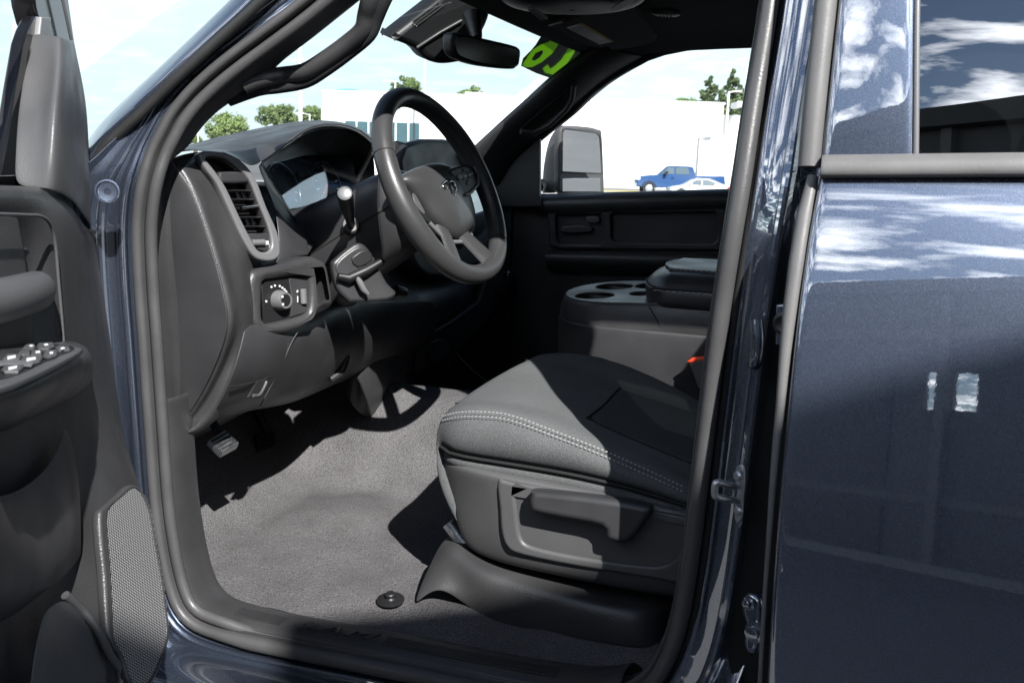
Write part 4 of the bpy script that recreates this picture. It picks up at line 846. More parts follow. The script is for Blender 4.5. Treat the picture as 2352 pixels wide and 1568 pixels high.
# ================================================================== driver's seat
def rY(pts, k=18): return rs(catmull([W(p[0], p[1], Y=p[2]) for p in pts], 4), k)
g_ = rY([(1013, 1022, .262), (1033, 1037, .245), (1088, 1049, .24), (1176, 1063, .24), (1301, 1084, .24), (1426, 1112, .24), (1566, 1154, .24), (1680, 1190, .24)])
m_ = rY([(1012, 990, .262), (1030, 1000, .240), (1088, 1004, .230), (1176, 1015, .228), (1301, 1042, .228), (1426, 1086, .23), (1566, 1138, .235), (1680, 1180, .24)])
s_ = rY([(1017, 957, .265), (1063, 949, .248), (1113, 949, .245), (1176, 957, .245), (1276, 994, .245), (1376, 1033, .245), (1426, 1055, .245), (1501, 1089, .245), (1573, 1123, .245), (1680, 1172, .245)])
c_ = rY([(1028, 942, .29), (1063, 934, .275), (1113, 932, .272), (1176, 940, .272), (1276, 972, .272), (1376, 1010, .272), (1501, 1066, .272), (1575, 1102, .272), (1680, 1150, .272)])
i_ = rY([(1046, 924, .335), (1088, 920, .335), (1130, 920, .335), (1176, 926, .335), (1276, 952, .335), (1336, 974, .335), (1450, 1028, .335), (1580, 1084, .335), (1680, 1128, .335)])
i2 = rY([(1060, 914, .36), (1100, 911, .36), (1145, 911, .36), (1190, 916, .36), (1286, 942, .36), (1346, 964, .36), (1456, 1014, .36), (1586, 1068, .36), (1690, 1112, .36)])
d_ = rY([(1125, 870, .50), (1170, 873, .50), (1225, 884, .50), (1320, 916, .50), (1430, 956, .50), (1600, 1012, .50), (1700, 1046, .5)])
f2 = rY([(1195, 832, .63), (1245, 838, .63), (1340, 860, .63), (1440, 902, .63), (1590, 950, .63), (1700, 985, .63)])
f_ = rY([(1208, 824, .665), (1263, 830, .665), (1351, 850, .665), (1451, 890, .665), (1601, 940, .665), (1700, 972, .665)])
k_ = rY([(1236, 811, .725), (1276, 804, .725), (1326, 805, .725), (1396, 817, .725), (1470, 845, .725), (1540, 878, .725), (1620, 922, .725), (1700, 960, .725)])
e_ = [p+V((0, .045, -.03)) for p in k_]; e2 = [p+V((0, .055, -.14)) for p in k_]
def wrap(row):
    p = row[0]; q = row[0]+(row[0]-row[1])*.0
    return [p+V((.03, 0, -.13)), p+V((-.004, 0, -.07)), p+V((-.008, 0, -.02))]+row
rows = [[p+V((0, .03, -.005)) for p in g_], g_, m_, s_, c_, i_, i2, d_, f2, f_, k_, e_, e2]
rows = [wrap(r) for r in rows]
rows[5] = [p+V((0, 0, -.003)) for p in rows[5]]; rows[9] = [p+V((0, 0, -.004)) for p in rows[9]]
seat = patch('driver_seat', rows, M['fabric'], truck, 2, .006)
seat['label'] = 'grey cloth driver seat with pale double stitching'
# double row of pale stitching, dash by dash
def stitches(name, base, n, m, par, ln=.55, r=.0011):
    P = rs(base, n*2+1); vs = []; fs = []
    for k in range(n):
        a, b = P[2*k], P[2*k+1]; b = a.lerp(P[2*k+2], ln); t = (b-a).normalized(); s = t.orthogonal().normalized(); w = t.cross(s); o = len(vs)
        for p in (a, b):
            for j in range(5): an = 2*math.pi*j/5; vs.append(p+s*(math.cos(an)*r)+w*(math.sin(an)*r))
        fs += [(o+j, o+(j+1) % 5, o+5+(j+1) % 5, o+5+j) for j in range(5)]+[tuple(range(o+4, o-1, -1)), tuple(range(o+5, o+10))]
    return mk(name, vs, fs, m, par)
up_ = rY([(1017, 957, .263), (1040, 951, .252), (1063, 947, .2455), (1113, 947, .2425), (1176, 955, .2425), (1276, 991.5, .2425), (1376, 1030.5, .2425), (1426, 1052, .2425), (1501, 1086, .2425), (1573, 1120, .2425)], 60)
lo_ = rY([(1017, 964, .262), (1040, 958, .249), (1063, 954.5, .242), (1113, 955, .239), (1176, 963, .2388), (1276, 1000.5, .2388), (1376, 1040, .2388), (1426, 1062, .2388), (1501, 1095, .2388), (1573, 1129, .2388)], 60)
stitches('stitching', [p+V((0, -.0032, .0018)) for p in up_], 62, M['thread'], seat, .5, .0008)
stitches('stitching', [p+V((0, -.0034, .000)) for p in lo_], 62, M['thread'], seat, .5, .0008)
tube('cushion_seam', [p+V((0, 0, .0014)) for p in rows[5][3:]], .0018, M['pitch'], seat, k=6)
tube('cushion_seam', [p+V((0, 0, .0018)) for p in rows[9][3:]], .0018, M['pitch'], seat, k=6)
def mixrow(a, b, t): return [p.lerp(q, t) for p, q in zip(a, b)]
ins_rows = [[p+V((0, 0, .0035+.0015*h)) for p in r[8:]] for r, h in ((i2, 0), (mixrow(i2, d_, .35), 1), (mixrow(i2, d_, .7), 1.3), (d_, 1.3), (mixrow(d_, f2, .4), 1.3), (mixrow(d_, f2, .75), 1), (f2, 0))]
patch('cushion_insert', ins_rows, M['fabric_dark'], seat, 2, .003)
tube('insert_seam', [r[0]+V((-.001, 0, .0012)) for r in ins_rows], .0022, M['pitch'], seat, k=6)
# insert with stitched lower strip
ls0 = rY([(1015, 1028, .262), (1035, 1042, .247), (1088, 1053, .243), (1176, 1067, .243), (1301, 1088, .243), (1426, 1116, .243), (1566, 1158, .243), (1680, 1195, .243)])
ls1 = rY([(1018, 1050, .262), (1040, 1060, .250), (1088, 1072, .246), (1176, 1088, .246), (1301, 1112, .246), (1426, 1138, .246), (1576, 1172, .246), (1680, 1200, .246)])
ls0 = [p+V((0, .004, 0)) for p in ls0]; ls1 = [p+V((0, -.001, -.006)) for p in ls1]
lm = [a.lerp(b, .5)+V((0, -.006, 0)) for a, b in zip(ls0, ls1)]
def turn(r): return [r[0]+V((.03, .06, 0)), r[0]+V((.004, .02, 0))]+r
patch('cushion_skirt', [turn(ls0), turn(lm), turn(ls1)], M['fabric'], seat, 2, .004)
tube('skirt_groove', [p+V((0, -.001, -.002)) for p in g_], .0030, M['pitch'], seat, k=8)
# backrest (behind the centre pillar, throws shade)
br = []
for x, z, hw in ((-.16, 1.00, .25), (-.05, 1.02, .27), (.02, 1.2, .27), (.09, 1.45, .25), (.13, 1.60, .19), (.17, 1.63, .12)):
    br.append([V((x, .52-hw, z)), V((x-.05, .52-hw+.03, z)), V((x-.04, .52, z)), V((x-.05, .52+hw-.03, z)), V((x, .52+hw, z)), V((x+.1, .52+hw-.05, z)), V((x+.12, .52, z)), V((x+.1, .52-hw+.05, z))])
patch('backrest', br, M['fabric'], seat, 2, .01, close=True)
patch('headrest', [[V((.17+dx*.04, .52+dy*.11, z)) for dx, dy in ((-1, -.8), (-1, .8), (-.6, 1), (.6, 1), (1, .8), (1, -.8), (.6, -1), (-.6, -1))] for z in (1.63, 1.66, 1.76, 1.79)], M['fabric'], seat, 2, .005, close=True)
# plastic side valance
VY = .238
vo_ = [(1016, 1056), (1040, 1060), (1090, 1072), (1176, 1090), (1301, 1114), (1426, 1139), (1576, 1171), (1660, 1190), (1660, 1388), (1546, 1377), (1476, 1368), (1326, 1338), (1176, 1306), (1113, 1286), (1080, 1268), (1062, 1246), (1046, 1200), (1035, 1150), (1024, 1100)]
NYm = V((0, -1, 0))
va = rY([(1016, 1056, .275), (1040, 1059, .255), (1090, 1071, .248), (1176, 1089, .246), (1301, 1113, .246), (1426, 1138, .246), (1576, 1171, .246), (1690, 1195, .246)])
va1 = rY([(1016, 1064, .272), (1038, 1068, .246), (1088, 1080, .232), (1176, 1098, .228), (1301, 1121, .228), (1426, 1146, .228), (1576, 1180, .228), (1690, 1205, .228)])
va2 = rY([(1020, 1084, .272), (1042, 1092, .250), (1100, 1108, .238), (1176, 1122, .232), (1301, 1146, .232), (1426, 1170, .232), (1576, 1204, .232), (1690, 1230, .232)])
va3 = rY([(1028, 1125, .272), (1052, 1145, .258), (1110, 1165, .244), (1176, 1180, .234), (1301, 1205, .234), (1426, 1232, .234), (1576, 1260, .234), (1690, 1280, .234)])
va4 = rY([(1042, 1185, .272), (1066, 1210, .260), (1120, 1232, .246), (1176, 1246, .233), (1301, 1276, .231), (1426, 1304, .231), (1576, 1330, .231), (1690, 1345, .231)])
va5 = rY([(1054, 1222, .272), (1078, 1248, .262), (1125, 1264, .250), (1176, 1276, .238), (1301, 1300, .236), (1426, 1324, .236), (1576, 1350, .236), (1690, 1362, .236)])
va6 = rY([(1066, 1250, .275), (1090, 1272, .266), (1130, 1290, .256), (1176, 1304, .250), (1301, 1332, .250), (1426, 1358, .250), (1576, 1380, .250), (1690, 1392, .25)])
va7 = [p+V((.005, .04, .0)) for p in va6]
val = patch('seat_side_panel', [turn(r) for r in ([p+V((0, .03, 0)) for p in va], va, va1, va2, va3, va4, va5, va6, va7)], M['trim_light'], seat, 2, .004)
# raised frame round the recessed inner panel
fpl = (W(1340, 1200, Y=.226), NYm)
fro = [(1142, 1104), (1176, 1108), (1301, 1128), (1426, 1152), (1576, 1186), (1660, 1204), (1660, 1356), (1560, 1342), (1476, 1326), (1326, 1302), (1200, 1276), (1164, 1258), (1150, 1222), (1146, 1170)]
fri = [(1184, 1121), (1216, 1129), (1360, 1154), (1500, 1180), (1590, 1198), (1580, 1238), (1552, 1280), (1530, 1295), (1500, 1300), (1400, 1290), (1300, 1274), (1222, 1256), (1197, 1238), (1188, 1190)]
plate('panel_frame', fpl, [fro, fri], .012, M['trim_light'], val, .006, 3, res=4)
plate('panel_inset', (W(1340, 1200, Y=.2345), NYm), [[(1166, 1108), (1216, 1118), (1360, 1143), (1500, 1170), (1620, 1190), (1606, 1240), (1566, 1292), (1534, 1306), (1500, 1310), (1400, 1300), (1300, 1284), (1210, 1266), (1180, 1246), (1172, 1190)]], .004, M['trim_smooth'], val, .001, 0)
lv = plate('height_lever', (W(1340, 1170, Y=.196), V((0, -1, .1)).normalized()), [[(1216, 1134), (1226, 1128), (1320, 1137), (1420, 1150), (1484, 1163), (1494, 1172), (1488, 1188), (1472, 1214), (1452, 1238), (1436, 1247), (1410, 1245), (1392, 1236), (1381, 1209), (1300, 1192), (1234, 1179), (1219, 1172), (1214, 1152)]], .034, M['trim_smooth'], seat, .009, 3, res=4)
# rail cover under the seat
ra0 = rY([(1018, 1238, .30), (1030, 1250, .275), (1058, 1256, .265), (1090, 1288, .255), (1176, 1320, .25), (1276, 1347, .25), (1376, 1374, .25), (1463, 1390, .25), (1500, 1388, .27), (1546, 1382, .32)])
ra1 = rY([(1004, 1262, .295), (1022, 1276, .262), (1060, 1296, .245), (1100, 1314, .235), (1176, 1338, .232), (1276, 1364, .232), (1376, 1388, .232), (1456, 1402, .232), (1494, 1402, .245), (1546, 1394, .32)])
ra2 = rY([(964, 1345, .235), (1000, 1325, .235), (1060, 1340, .240), (1110, 1368, .228), (1176, 1392, .225), (1276, 1416, .225), (1376, 1436, .225), (1462, 1450, .225), (1498, 1450, .240), (1544, 1436, .32)])
ra3 = rY([(948, 1396, .215), (975, 1366, .222), (1010, 1350, .226), (1076, 1394, .232), (1113, 1421, .226), (1176, 1441, .224), (1301, 1463, .224), (1426, 1484, .224), (1470, 1489, .226), (1498, 1488, .240), (1542, 1474, .32)])
ra00 = [p+V((.01, .10, -.004)) for p in ra0]
patch('rail_cover', [ra00, ra0, ra1, ra2, ra3], M['trim'], seat, 2, .003)
tube('seat_rail', [W(1030, 1200, Y=.30), W(1062, 1244, Y=.30), W(1300, 1330, Y=.33)], .012, M['steel'], seat, k=8)
box('seat_pan', (-.56, .30, .80), (.05, .74, .98), M['pitch'], seat, .01)
# seat belt buckle
bkp = (W(1605, 850, Y=.76), V((-.3, -.9, .3)).normalized())
bkl = plate('belt_buckle', bkp, [[(1580, 832), (1600, 822), (1630, 814), (1650, 830), (1640, 890), (1612, 900), (1600, 892), (1588, 858)]], .025, M['black'], seat, .004, 0)
plate('release_button', pin(bkp, .001), [[(1577, 829), (1590, 820), (1640, 813), (1640, 821), (1592, 832), (1578, 833)]], .02, M['red'], bkl, .003, 0)
# ================================================================== centre seat console with cup holders
def cz(x): return 1.186+.012*(x+.57)/.1 if x < -.45 else 1.199
def con_out(s, n=13):
    """plan outline: rounded nose at the front; s shrinks it"""
    o = []
    for k in range(n):
        a = math.pi*(.5+k/(n-1)); o.append((-.455+math.cos(a)*(.135-s), .965+math.sin(a)*(.150-s)))
    return o
def con_ring(z, s, tilt=.0, xr=.12):
    P = con_out(s); P = [(xr, P[0][1])]+P+[(xr, P[-1][1])]
    return [V((x, y, z+tilt*(x+.5)+(.06*(y-.965) if tilt else 0))) for x, y in P]
K0 = [con_ring(.98, -.0), con_ring(1.05, -.005), con_ring(1.125, -.006), con_ring(1.135, -.004)]
console = patch('centre_console', K0, M['trim_smooth'], truck, 1, .003)
K1 = [con_ring(1.130, -.002, .04), con_ring(1.140, -.004, .04), con_ring(1.168, .0, .06), con_ring(1.186, .006, .06), con_ring(1.190, .012, .06)]
tray = patch('tray_rim', K1, M['trim'], console, 1, .002)
tpl = (V((-.5, .965, 1.1905)), V((-.06, -.06, 1)).normalized())
def circ(cx, cy, r, k=22, ex=1): return [V((cx+math.cos(2*math.pi*i/k)*r*ex, cy+math.sin(2*math.pi*i/k)*r, tpl[0].z+.06*(cx+math.cos(2*math.pi*i/k)*r*ex+.5)+.06*(cy+math.sin(2*math.pi*i/k)*r-.965))) for i in range(k)]
to_ = [V((x, y, tpl[0].z+.06*(x+.5)+.06*(y-.965))) for x, y in [(.1, con_out(.008)[0][1])]+con_out(.008)+[(.1, con_out(.008)[-1][1])]]
cups = [(-.505, .905, .043), (-.490, 1.025, .043), (-.405, .935, .030), (-.40, 1.04, .045)]
tp = plate('tray_top', tpl, [to_]+[circ(*c) for c in cups], .006, M['vinyl'], console, .002, 0, True)
for cx_, cy_2, r in cups:
    zc_ = tpl[0].z+.06*(cx_+.5)+.06*(cy_2-.965)-.004
    patch('cup_holder', [[V((cx_+math.cos(2*math.pi*i/28)*q, cy_2+math.sin(2*math.pi*i/28)*q, zc_-h)) for i in range(28)] for q, h in ((r+.001, 0), (r-.001, .01), (r-.003, .055), (r-.008, .062), (.002, .063))], M['black'], tp, 1, .001, close=True)
# padded lid
def lid_ring(z, s, tilt=0):
    P = []
    for k in range(13):
        a = math.pi*(.5+k/12); P.append((-.325+math.cos(a)*(.075-s)*1.0, .965+math.sin(a)*(.158-s)))
    P = [(.12, P[0][1])]+P+[(.12, P[-1][1])]
    return [V((x, y, z+.05*(y-.965))) for x, y in P]
LR = [lid_ring(1.190, .02), lid_ring(1.192, .006), lid_ring(1.205, .0), lid_ring(1.226, .0), lid_ring(1.2285, .004), lid_ring(1.231, .006), lid_ring(1.246, .018), lid_ring(1.2555, .045), lid_ring(1.258, .075), lid_ring(1.258, .12)]
lid = patch('console_lid', LR, M['vinyl'], console, 2, .003)
plate('lid_pad', (V((-.2, .965, 1.2625)), V((0, -.05, 1)).normalized()), [[V((-.345, .90, 1.26)), V((-.365, .965, 1.26)), V((-.345, 1.03, 1.26)), V((-.30, 1.055, 1.26)), V((.1, 1.055, 1.26)), V((.1, .875, 1.26)), V((-.30, .875, 1.26))]], .008, M['vinyl'], lid, .003, 3, True)
seamr = lid_ring(1.2265, -.0015); stitches('lid_stitching', [p for p in catmull(seamr[7:], 3)], 52, M['thread'], lid, .5, .0009)
tube('lid_piping', catmull(lid_ring(1.2295, .003), 3), .0018, M['pitch'], lid, k=6)
stitches('lid_stitching', [V((-.33, .878, 1.2575)), V((-.30, .871, 1.257)), V((.1, .871, 1.257))], 40, M['thread'], lid, .5, .0007)
box('console_base', (-.50, .86, .80), (.12, 1.08, 1.0), M['pitch'], console, .02)
tube('console_seam', rY([(1490, 704, .8125), (1500, 720, .8125), (1515, 745, .8125), (1530, 755, .8125), (1640, 764, .8125)], 14), .001, M['pitch'], console, k=6)
# passenger seat (a dark block beyond the console)
ps = []
for y, dz in ((1.15, -.06), (1.2, -.005), (1.3, -.02), (1.45, -.02), (1.6, -.005), (1.66, -.06)): ps.append([V((-.50, y, .85)), V((-.56, y, 1.0+dz)), V((-.53, y, 1.06+dz)), V((-.35, y, 1.05+dz)), V((-.1, y, 1.03+dz)), V((.05, y, 1.03+dz))])
patch('passenger_seat', ps, M['fabric'], truck, 2, .006)
patch('passenger_backrest', [[V((x, 1.41-hw, z)), V((x-.07, 1.41, z)), V((x, 1.41+hw, z)), V((x+.12, 1.41+hw-.04, z)), V((x+.12, 1.41-hw+.04, z))] for x, z, hw in ((.0, 1.0, .26), (.03, 1.2, .27), (.1, 1.45, .25), (.16, 1.62, .15))], M['fabric'], truck, 2, .01, close=True)
box('rear_bench', (.75, .15, .85), (1.0, 1.7, 1.5), M['fabric'], truck, .05)
# ================================================================== far (passenger) side
PY = 1.78
NP = V((0, -1, 0))
def pw(x, y, Y=PY): return W(x, y, Y=Y)
pdoor = plate('passenger_door', (V((0, PY, 0)), NP), [[V((-1.06, PY, .72)), V((.02, PY, .72)), V((.02, PY, 1.40)), pw(1680, 438), pw(1460, 440), pw(1240, 446), V((-1.06, PY, 1.375))]], .09, M['trim_smooth'], truck, .012, 0, True)
brl = rs([pw(1225, 452, PY-.004), pw(1450, 444, PY-.004), pw(1700, 436, PY-.004)], 8)
patch('door_top_roll', [[p+V((0, .03, .004)) for p in brl], [p+V((0, 0, .002)) for p in brl], [p+V((0, -.022, -.012)) for p in brl], [p+V((0, -.026, -.035)) for p in brl], [p+V((0, -.008, -.06)) for p in brl]], M['trim_smooth'], pdoor, 2, .003)
def ppl(d): return (V((0, PY-d, 0)), NP)
plate('door_bolster', ppl(.018), [[(1256, 480), (1275, 468), (1400, 462), (1672, 455), (1668, 575), (1290, 572), (1262, 565)], [(1276, 495), (1282, 492), (1380, 492), (1386, 500), (1384, 556), (1376, 562), (1284, 560), (1278, 550)], [(1402, 494), (1410, 490), (1640, 487), (1648, 494), (1646, 552), (1636, 560), (1412, 556), (1404, 548)]], .018, M['trim_smooth'], pdoor, .005, 0)
plate('door_pull', ppl(.016), [[(1292, 520), (1354, 518), (1356, 534), (1292, 536)]], .02, M['trim_smooth'], pdoor, .005, 2)
plate('door_latch_handle', ppl(.014), [[(1345, 500), (1352, 497), (1374, 497), (1376, 512), (1350, 512)]], .012, M['trim_light'], pdoor, .004, 2)
arm_ = rs([pw(1262, 576), pw(1450, 579), pw(1700, 584)], 8)
patch('passenger_armrest', [arm_, [p+V((0, -.05, -.002)) for p in arm_], [p+V((0, -.06, -.012)) for p in arm_], [p+V((0, -.055, -.04)) for p in arm_], [p+V((0, -.01, -.07)) for p in arm_]], M['trim'], pdoor, 2, .003)
plate('passenger_switch', (V((0, 0, pw(1330, 577).z+.002)), V((0, 0, 1))), [[pw(1305, 574, PY-.02), pw(1360, 575, PY-.02), pw(1366, 580, PY-.045), pw(1310, 579, PY-.045)]], .006, M['silver'], pdoor, .002, 0, True)
box('passenger_kick_panel', (-1.55, 1.765, .68), (-1.0, 1.80, 1.40), M['black'], truck, .01)
# passenger windscreen pillar trim with grab recess
pp_o = [(1020, 400), (1060, 364), (1088, 338), (1176, 257), (1213, 225), (1263, 178), (1308, 144), (1350, 110)]
pp_i = [(1150, 430), (1190, 360), (1243, 312), (1276, 287), (1313, 258), (1351, 220), (1366, 207), (1401, 180), (1438, 158), (1488, 132)]
A_ = rs([W(x, y, Y=1.62) for x, y in pp_o], 14); B_ = rs([W(x, y, Y=1.74) for x, y in pp_i], 14)
pil = patch('far_pillar_trim', [[p+V((-.015, .03, 0)) for p in A_], A_, [a.lerp(b, .3)+V((.01, -.02, .0)) for a, b in zip(A_, B_)], [a.lerp(b, .7)+V((.01, -.018, -.0)) for a, b in zip(A_, B_)], B_, [p+V((0, .06, 0)) for p in B_]], M['trim_smooth'], truck, 2, .003)
gpl = (W(1250, 250, Y=1.655), (A_[3]-A_[9]).cross(B_[5]-A_[5]).normalized()*(1 if (A_[3]-A_[9]).cross(B_[5]-A_[5]).y < 0 else -1))
plate('grab_recess', pin(gpl, .004), [[(1196, 298), (1210, 284), (1313, 196), (1319, 190), (1318, 210), (1306, 236), (1270, 270), (1232, 297), (1212, 302)]], .004, M['pitch'], pil, .001, 3)
tube('grab_bar', [WP(x, y, pin(gpl, .018)) for x, y in ((1196, 302), (1225, 306), (1262, 288), (1300, 252), (1314, 228), (1318, 196))], .008, M['trim_smooth'], pil, k=10)
# window frame and roof rail on the far side, glass and cab side beyond the seal
wf = [(1240, 440), (1238, 380), (1241, 317), (1276, 287), (1313, 259), (1351, 219), (1366, 206), (1401, 181), (1438, 159), (1488, 134), (1526, 121), (1576, 111), (1638, 104), (1733, 96), (1840, 92)]
Wf = [W(x, y, Y=1.74+.0) for x, y in wf]
tube('far_window_seal', Wf[2:], .0085, M['rubber_dark'], truck, k=8)
rail = rs(Wf[6:], 10)
patch('far_roof_rail', [rail, [p+V((0, -.02, .02)) for p in rail], [V((p.x, 1.64, max(p.z+.03, min(1.815, p.z+.09)))) for p in rail]], M['headliner'], truck, 2, .003)
patch('far_roof_side', [rail, [p+V((0, .03, .0)) for p in rail], [V((p.x, 1.80, 1.84)) for p in rail]], M['paint'], truck, 1, .003)
mp_ = [(1228, 446), (1222, 330), (1246, 308), (1240, 330), (1238, 444)]
plate('mirror_sail', (V((0, 1.735, 0)), NP), [[(1090, 475), (1100, 440), (1150, 400), (1200, 350), (1240, 316), (1239, 446), (1244, 475)]], .02, M['trim_smooth'], pdoor, .003, 0)
patch('far_window_glass', [[V((-.90, 1.765, 1.38)), V((-.3, 1.765, 1.40)), V((.05, 1.765, 1.41))], [V((-.72, 1.745, 1.70)), V((-.3, 1.735, 1.82)), V((.05, 1.735, 1.82))]], M['glass'], pdoor, 0, 0)
patch('far_centre_pillar', [[V((.0, 1.80, z)), V((.0, 1.70 if z < 1.5 else 1.66, z)), V((.18, 1.66, z)), V((.18, 1.80, z))] for z in (.72, 1.42, 1.84)], M['headliner'], truck, 0, .004)
plate('far_rear_door', (V((0, 1.86, 0)), V((0, 1, 0))), [[V((.1, 1.86, .66)), V((1.0, 1.86, .66)), V((1.0, 1.86, 1.45)), V((.1, 1.86, 1.45))]], .1, M['paint'], truck, .01, 0, True)
plate('far_rear_glass', (V((0, 1.82, 0)), V((0, 1, 0))), [[V((.15, 1.82, 1.45)), V((1.0, 1.82, 1.45)), V((1.0, 1.82, 1.84)), V((.15, 1.82, 1.84))]], .005, M['privacy'], truck, .001, 0, True)
# door mirror outside the far window
MN = V((.82, -.55, -.07)).normalized(); MP = (W(1330, 360, Y=2.10), MN)
mh = [(1290, 292), (1298, 289), (1351, 292), (1376, 298), (1384, 308), (1388, 390), (1389, 437), (1380, 446), (1290, 446), (1284, 400), (1284, 320)]
mir = plate('door_mirror', MP, [mh], .03, M['trim_light'], truck, .008, 3)
mb = [W(x, y, Y=2.10) for x, y in ((1236, 446), (1240, 390), (1250, 345), (1262, 312), (1277, 293), (1298, 289))]
back = patch('mirror_housing', [[W(x, y, Y=2.10) for x, y in ((1290, 446), (1287, 390), (1287, 340), (1290, 310), (1294, 296), (1300, 290))], [W(x, y, Y=2.11) for x, y in ((1262, 446), (1262, 390), (1266, 340), (1272, 310), (1282, 296), (1298, 288))], [W(x, y, Y=2.13) for x, y in ((1242, 446), (1243, 390), (1252, 340), (1262, 312), (1276, 294), (1297, 287))], [W(x, y, Y=2.2) for x, y in ((1250, 446), (1252, 390), (1262, 340), (1275, 316), (1290, 300), (1304, 292))]], M['trim_light'], mir, 2, .003)
plate('mirror_face', pin(MP, .0015), [[(1293, 308), (1295, 302), (1300, 299), (1340, 303), (1366, 307), (1373, 311), (1376, 318), (1379, 352), (1381, 398), (1292, 394)]], .003, M['mirror'], mir, .001, 0)
plate('mirror_rim', pin(MP, .0), [[(1290, 300), (1300, 294), (1374, 304), (1380, 315), (1385, 402), (1288, 399)], [(1293, 306), (1299, 298), (1368, 307), (1375, 315), (1381, 398), (1292, 394)]], .006, M['black'], mir, .001, 0)
plate('spotter_mirror', pin(MP, .0015), [[(1292, 410), (1378, 409), (1380, 440), (1292, 440)]], .003, M['mirror'], mir, .001, 0)
tube('mirror_arm', [W(1236, 428, Y=2.12), W(1242, 424, Y=1.95), W(1234, 430, Y=1.84)], .02, M['black'], mir, k=10)
# ================================================================== windscreen, its header and what hangs there
def ws_pt(t, s):
    """t 0 bottom .. 1 top, s 0 driver side .. 1 passenger side"""
    y = .10+.03*t+.08*t*0 + s*(1.70-.06*t) ; bow = 4*s*(1-s)
    x = -1.42+.66*t-.10*bow*(1-.5*t); z = 1.385+.445*t-.02*t*t*0
    y = .06+.14*t + s*(1.78-.28*t)
    return V((x, y, z))
wsg = patch('windscreen', [[ws_pt(t, s/6) for s in range(7)] for t in (0, .33, .66, 1)], M['glass'], truck, 1, 0)
# near pillar trim with the grab handle
ti = [i for i in range(NR) if ring[i].x < -.5 and ring[i].z > 1.38]
edge_in = [(352, 425), (368, 370), (392, 322), (428, 272), (470, 226), (520, 180), (572, 139), (618, 110), (690, 58), (765, 0), (850, -70)]
edge_out = [(417, 350), (425, 332), (462, 287), (500, 252), (550, 222), (588, 200), (632, 150), (695, 103), (763, 49), (812, 10), (900, -60)]
def WS(x, y, d): return WT(x, y, d)
Ein = rs(catmull([WS(*p, .016) for p in edge_in], 3), 16); Eo = rs(catmull([WS(*p, .06) for p in edge_out], 3), 16)
Em = [a.lerp(b, .5)+V((.004, -.012, .004)) for a, b in zip(Ein, Eo)]
apt = patch('pillar_trim', [[p+V((0, -.01, 0)) for p in Ein], Ein, Em, Eo, [p+V((-.01, .03, .01)) for p in Eo]], M['trim_smooth'], truck, 2, .004)
hb = catmull([WS(*p) for p in ((560, 198, .05), (600, 182, .06), (650, 174, .085), (700, 166, .09), (745, 140, .09), (795, 104, .09), (833, 70, .085), (842, 35, .075), (850, 0, .06), (865, -50, .05))], 4)
tube('grab_handle', hb, .0155, M['trim'], apt, k=16, flat=.85)
hb2 = catmull([WS(*p) for p in ((520, 228, .05), (588, 204, .06), (640, 197, .08), (697, 186, .09), (742, 160, .09), (802, 116, .09), (846, 78, .085), (862, 42, .075), (880, 0, .06), (905, -50, .05))], 4)
tube('handle_backing', [p+V((-.004, .01, 0)) for p in hb2], .0105, M['headliner'], apt, k=10)
# header bar across the top of the windscreen
hr = []
for s in range(9):
    y = .19+1.5*s/8; b = 4*(s/8)*(1-s/8)*.02
    hr.append([V((-.80-b, y, 1.815)), V((-.775-b, y, 1.782)), V((-.745-b, y, 1.783)), V((-.69-b, y, 1.806)), V((-.60, y, 1.845))])
patch('windscreen_header', hr, M['headliner'], headliner, 2, .003)
# dealer's year sticker on the glass, seen from behind
def onws(x, y, d=.012):
    a, b, c = ws_pt(.6, .7), ws_pt(1, .7), ws_pt(.8, .9); nn = (b-a).cross(c-a).normalized()
    if nn.dot(CAM-a) < 0: nn = -nn
    return (a+nn*d, nn)
SPL = onws(0, 0)
stm = mat('sticker_dark_green', (.012, .035, .018), .4); lim = mat('sticker_lime', (.36, .58, .06), .5); lim2 = mat('sticker_shade', (.06, .16, .03), .5)
for m_, c_2 in ((stm, (.01, .05, .02)), (lim, (.38, .62, .06)), (lim2, (.05, .16, .03))):       # printed vinyl lets daylight through
    n_ = m_.node_tree.nodes; l_ = m_.node_tree.links; tb = n_.new('ShaderNodeBsdfTranslucent'); tb.inputs[0].default_value = (*c_2, 1); x_ = n_.new('ShaderNodeMixShader'); x_.inputs[0].default_value = .7
    l_.new(n_['Principled BSDF'].outputs[0], x_.inputs[1]); l_.new(tb.outputs[0], x_.inputs[2]); l_.new(x_.outputs[0], n_['Material Output'].inputs[0])
SIX = [(1200, 150), (1202, 135), (1220, 117), (1242, 103), (1262, 96), (1262, 86), (1272, 82), (1288, 88), (1282, 105), (1268, 124), (1245, 143), (1222, 155), (1206, 155)]
EYE = [(1221, 137), (1230, 123), (1244, 116), (1248, 120), (1240, 132), (1228, 140)]
ONE = [(1310, 104), (1324, 106), (1318, 124), (1300, 150), (1282, 168), (1270, 172), (1252, 168), (1246, 158), (1258, 148), (1264, 158), (1274, 152), (1290, 136), (1300, 120)]
ONE2 = [(1308, 100), (1328, 104), (1322, 127), (1303, 154), (1284, 171), (1270, 176), (1249, 171), (1242, 157), (1258, 144), (1265, 154), (1272, 148), (1287, 133), (1298, 117)]
APO = [(1331, 109), (1342, 111), (1336, 120), (1329, 118)]
stick = plate('year_sticker', SPL, [[(1197, 152), (1230, 105), (1252, 70), (1300, 80), (1345, 98), (1360, 112), (1300, 150), (1261, 179), (1230, 168)], SIX, ONE2, APO], .0012, stm, None, .0002, 0)
tag(stick, 'dark green sticker with lime mirrored 16 on windscreen corner', 'sticker')
def lime(name, outs, m): return plate(name, SPL, outs, .0012, m, stick, .0002, 0)
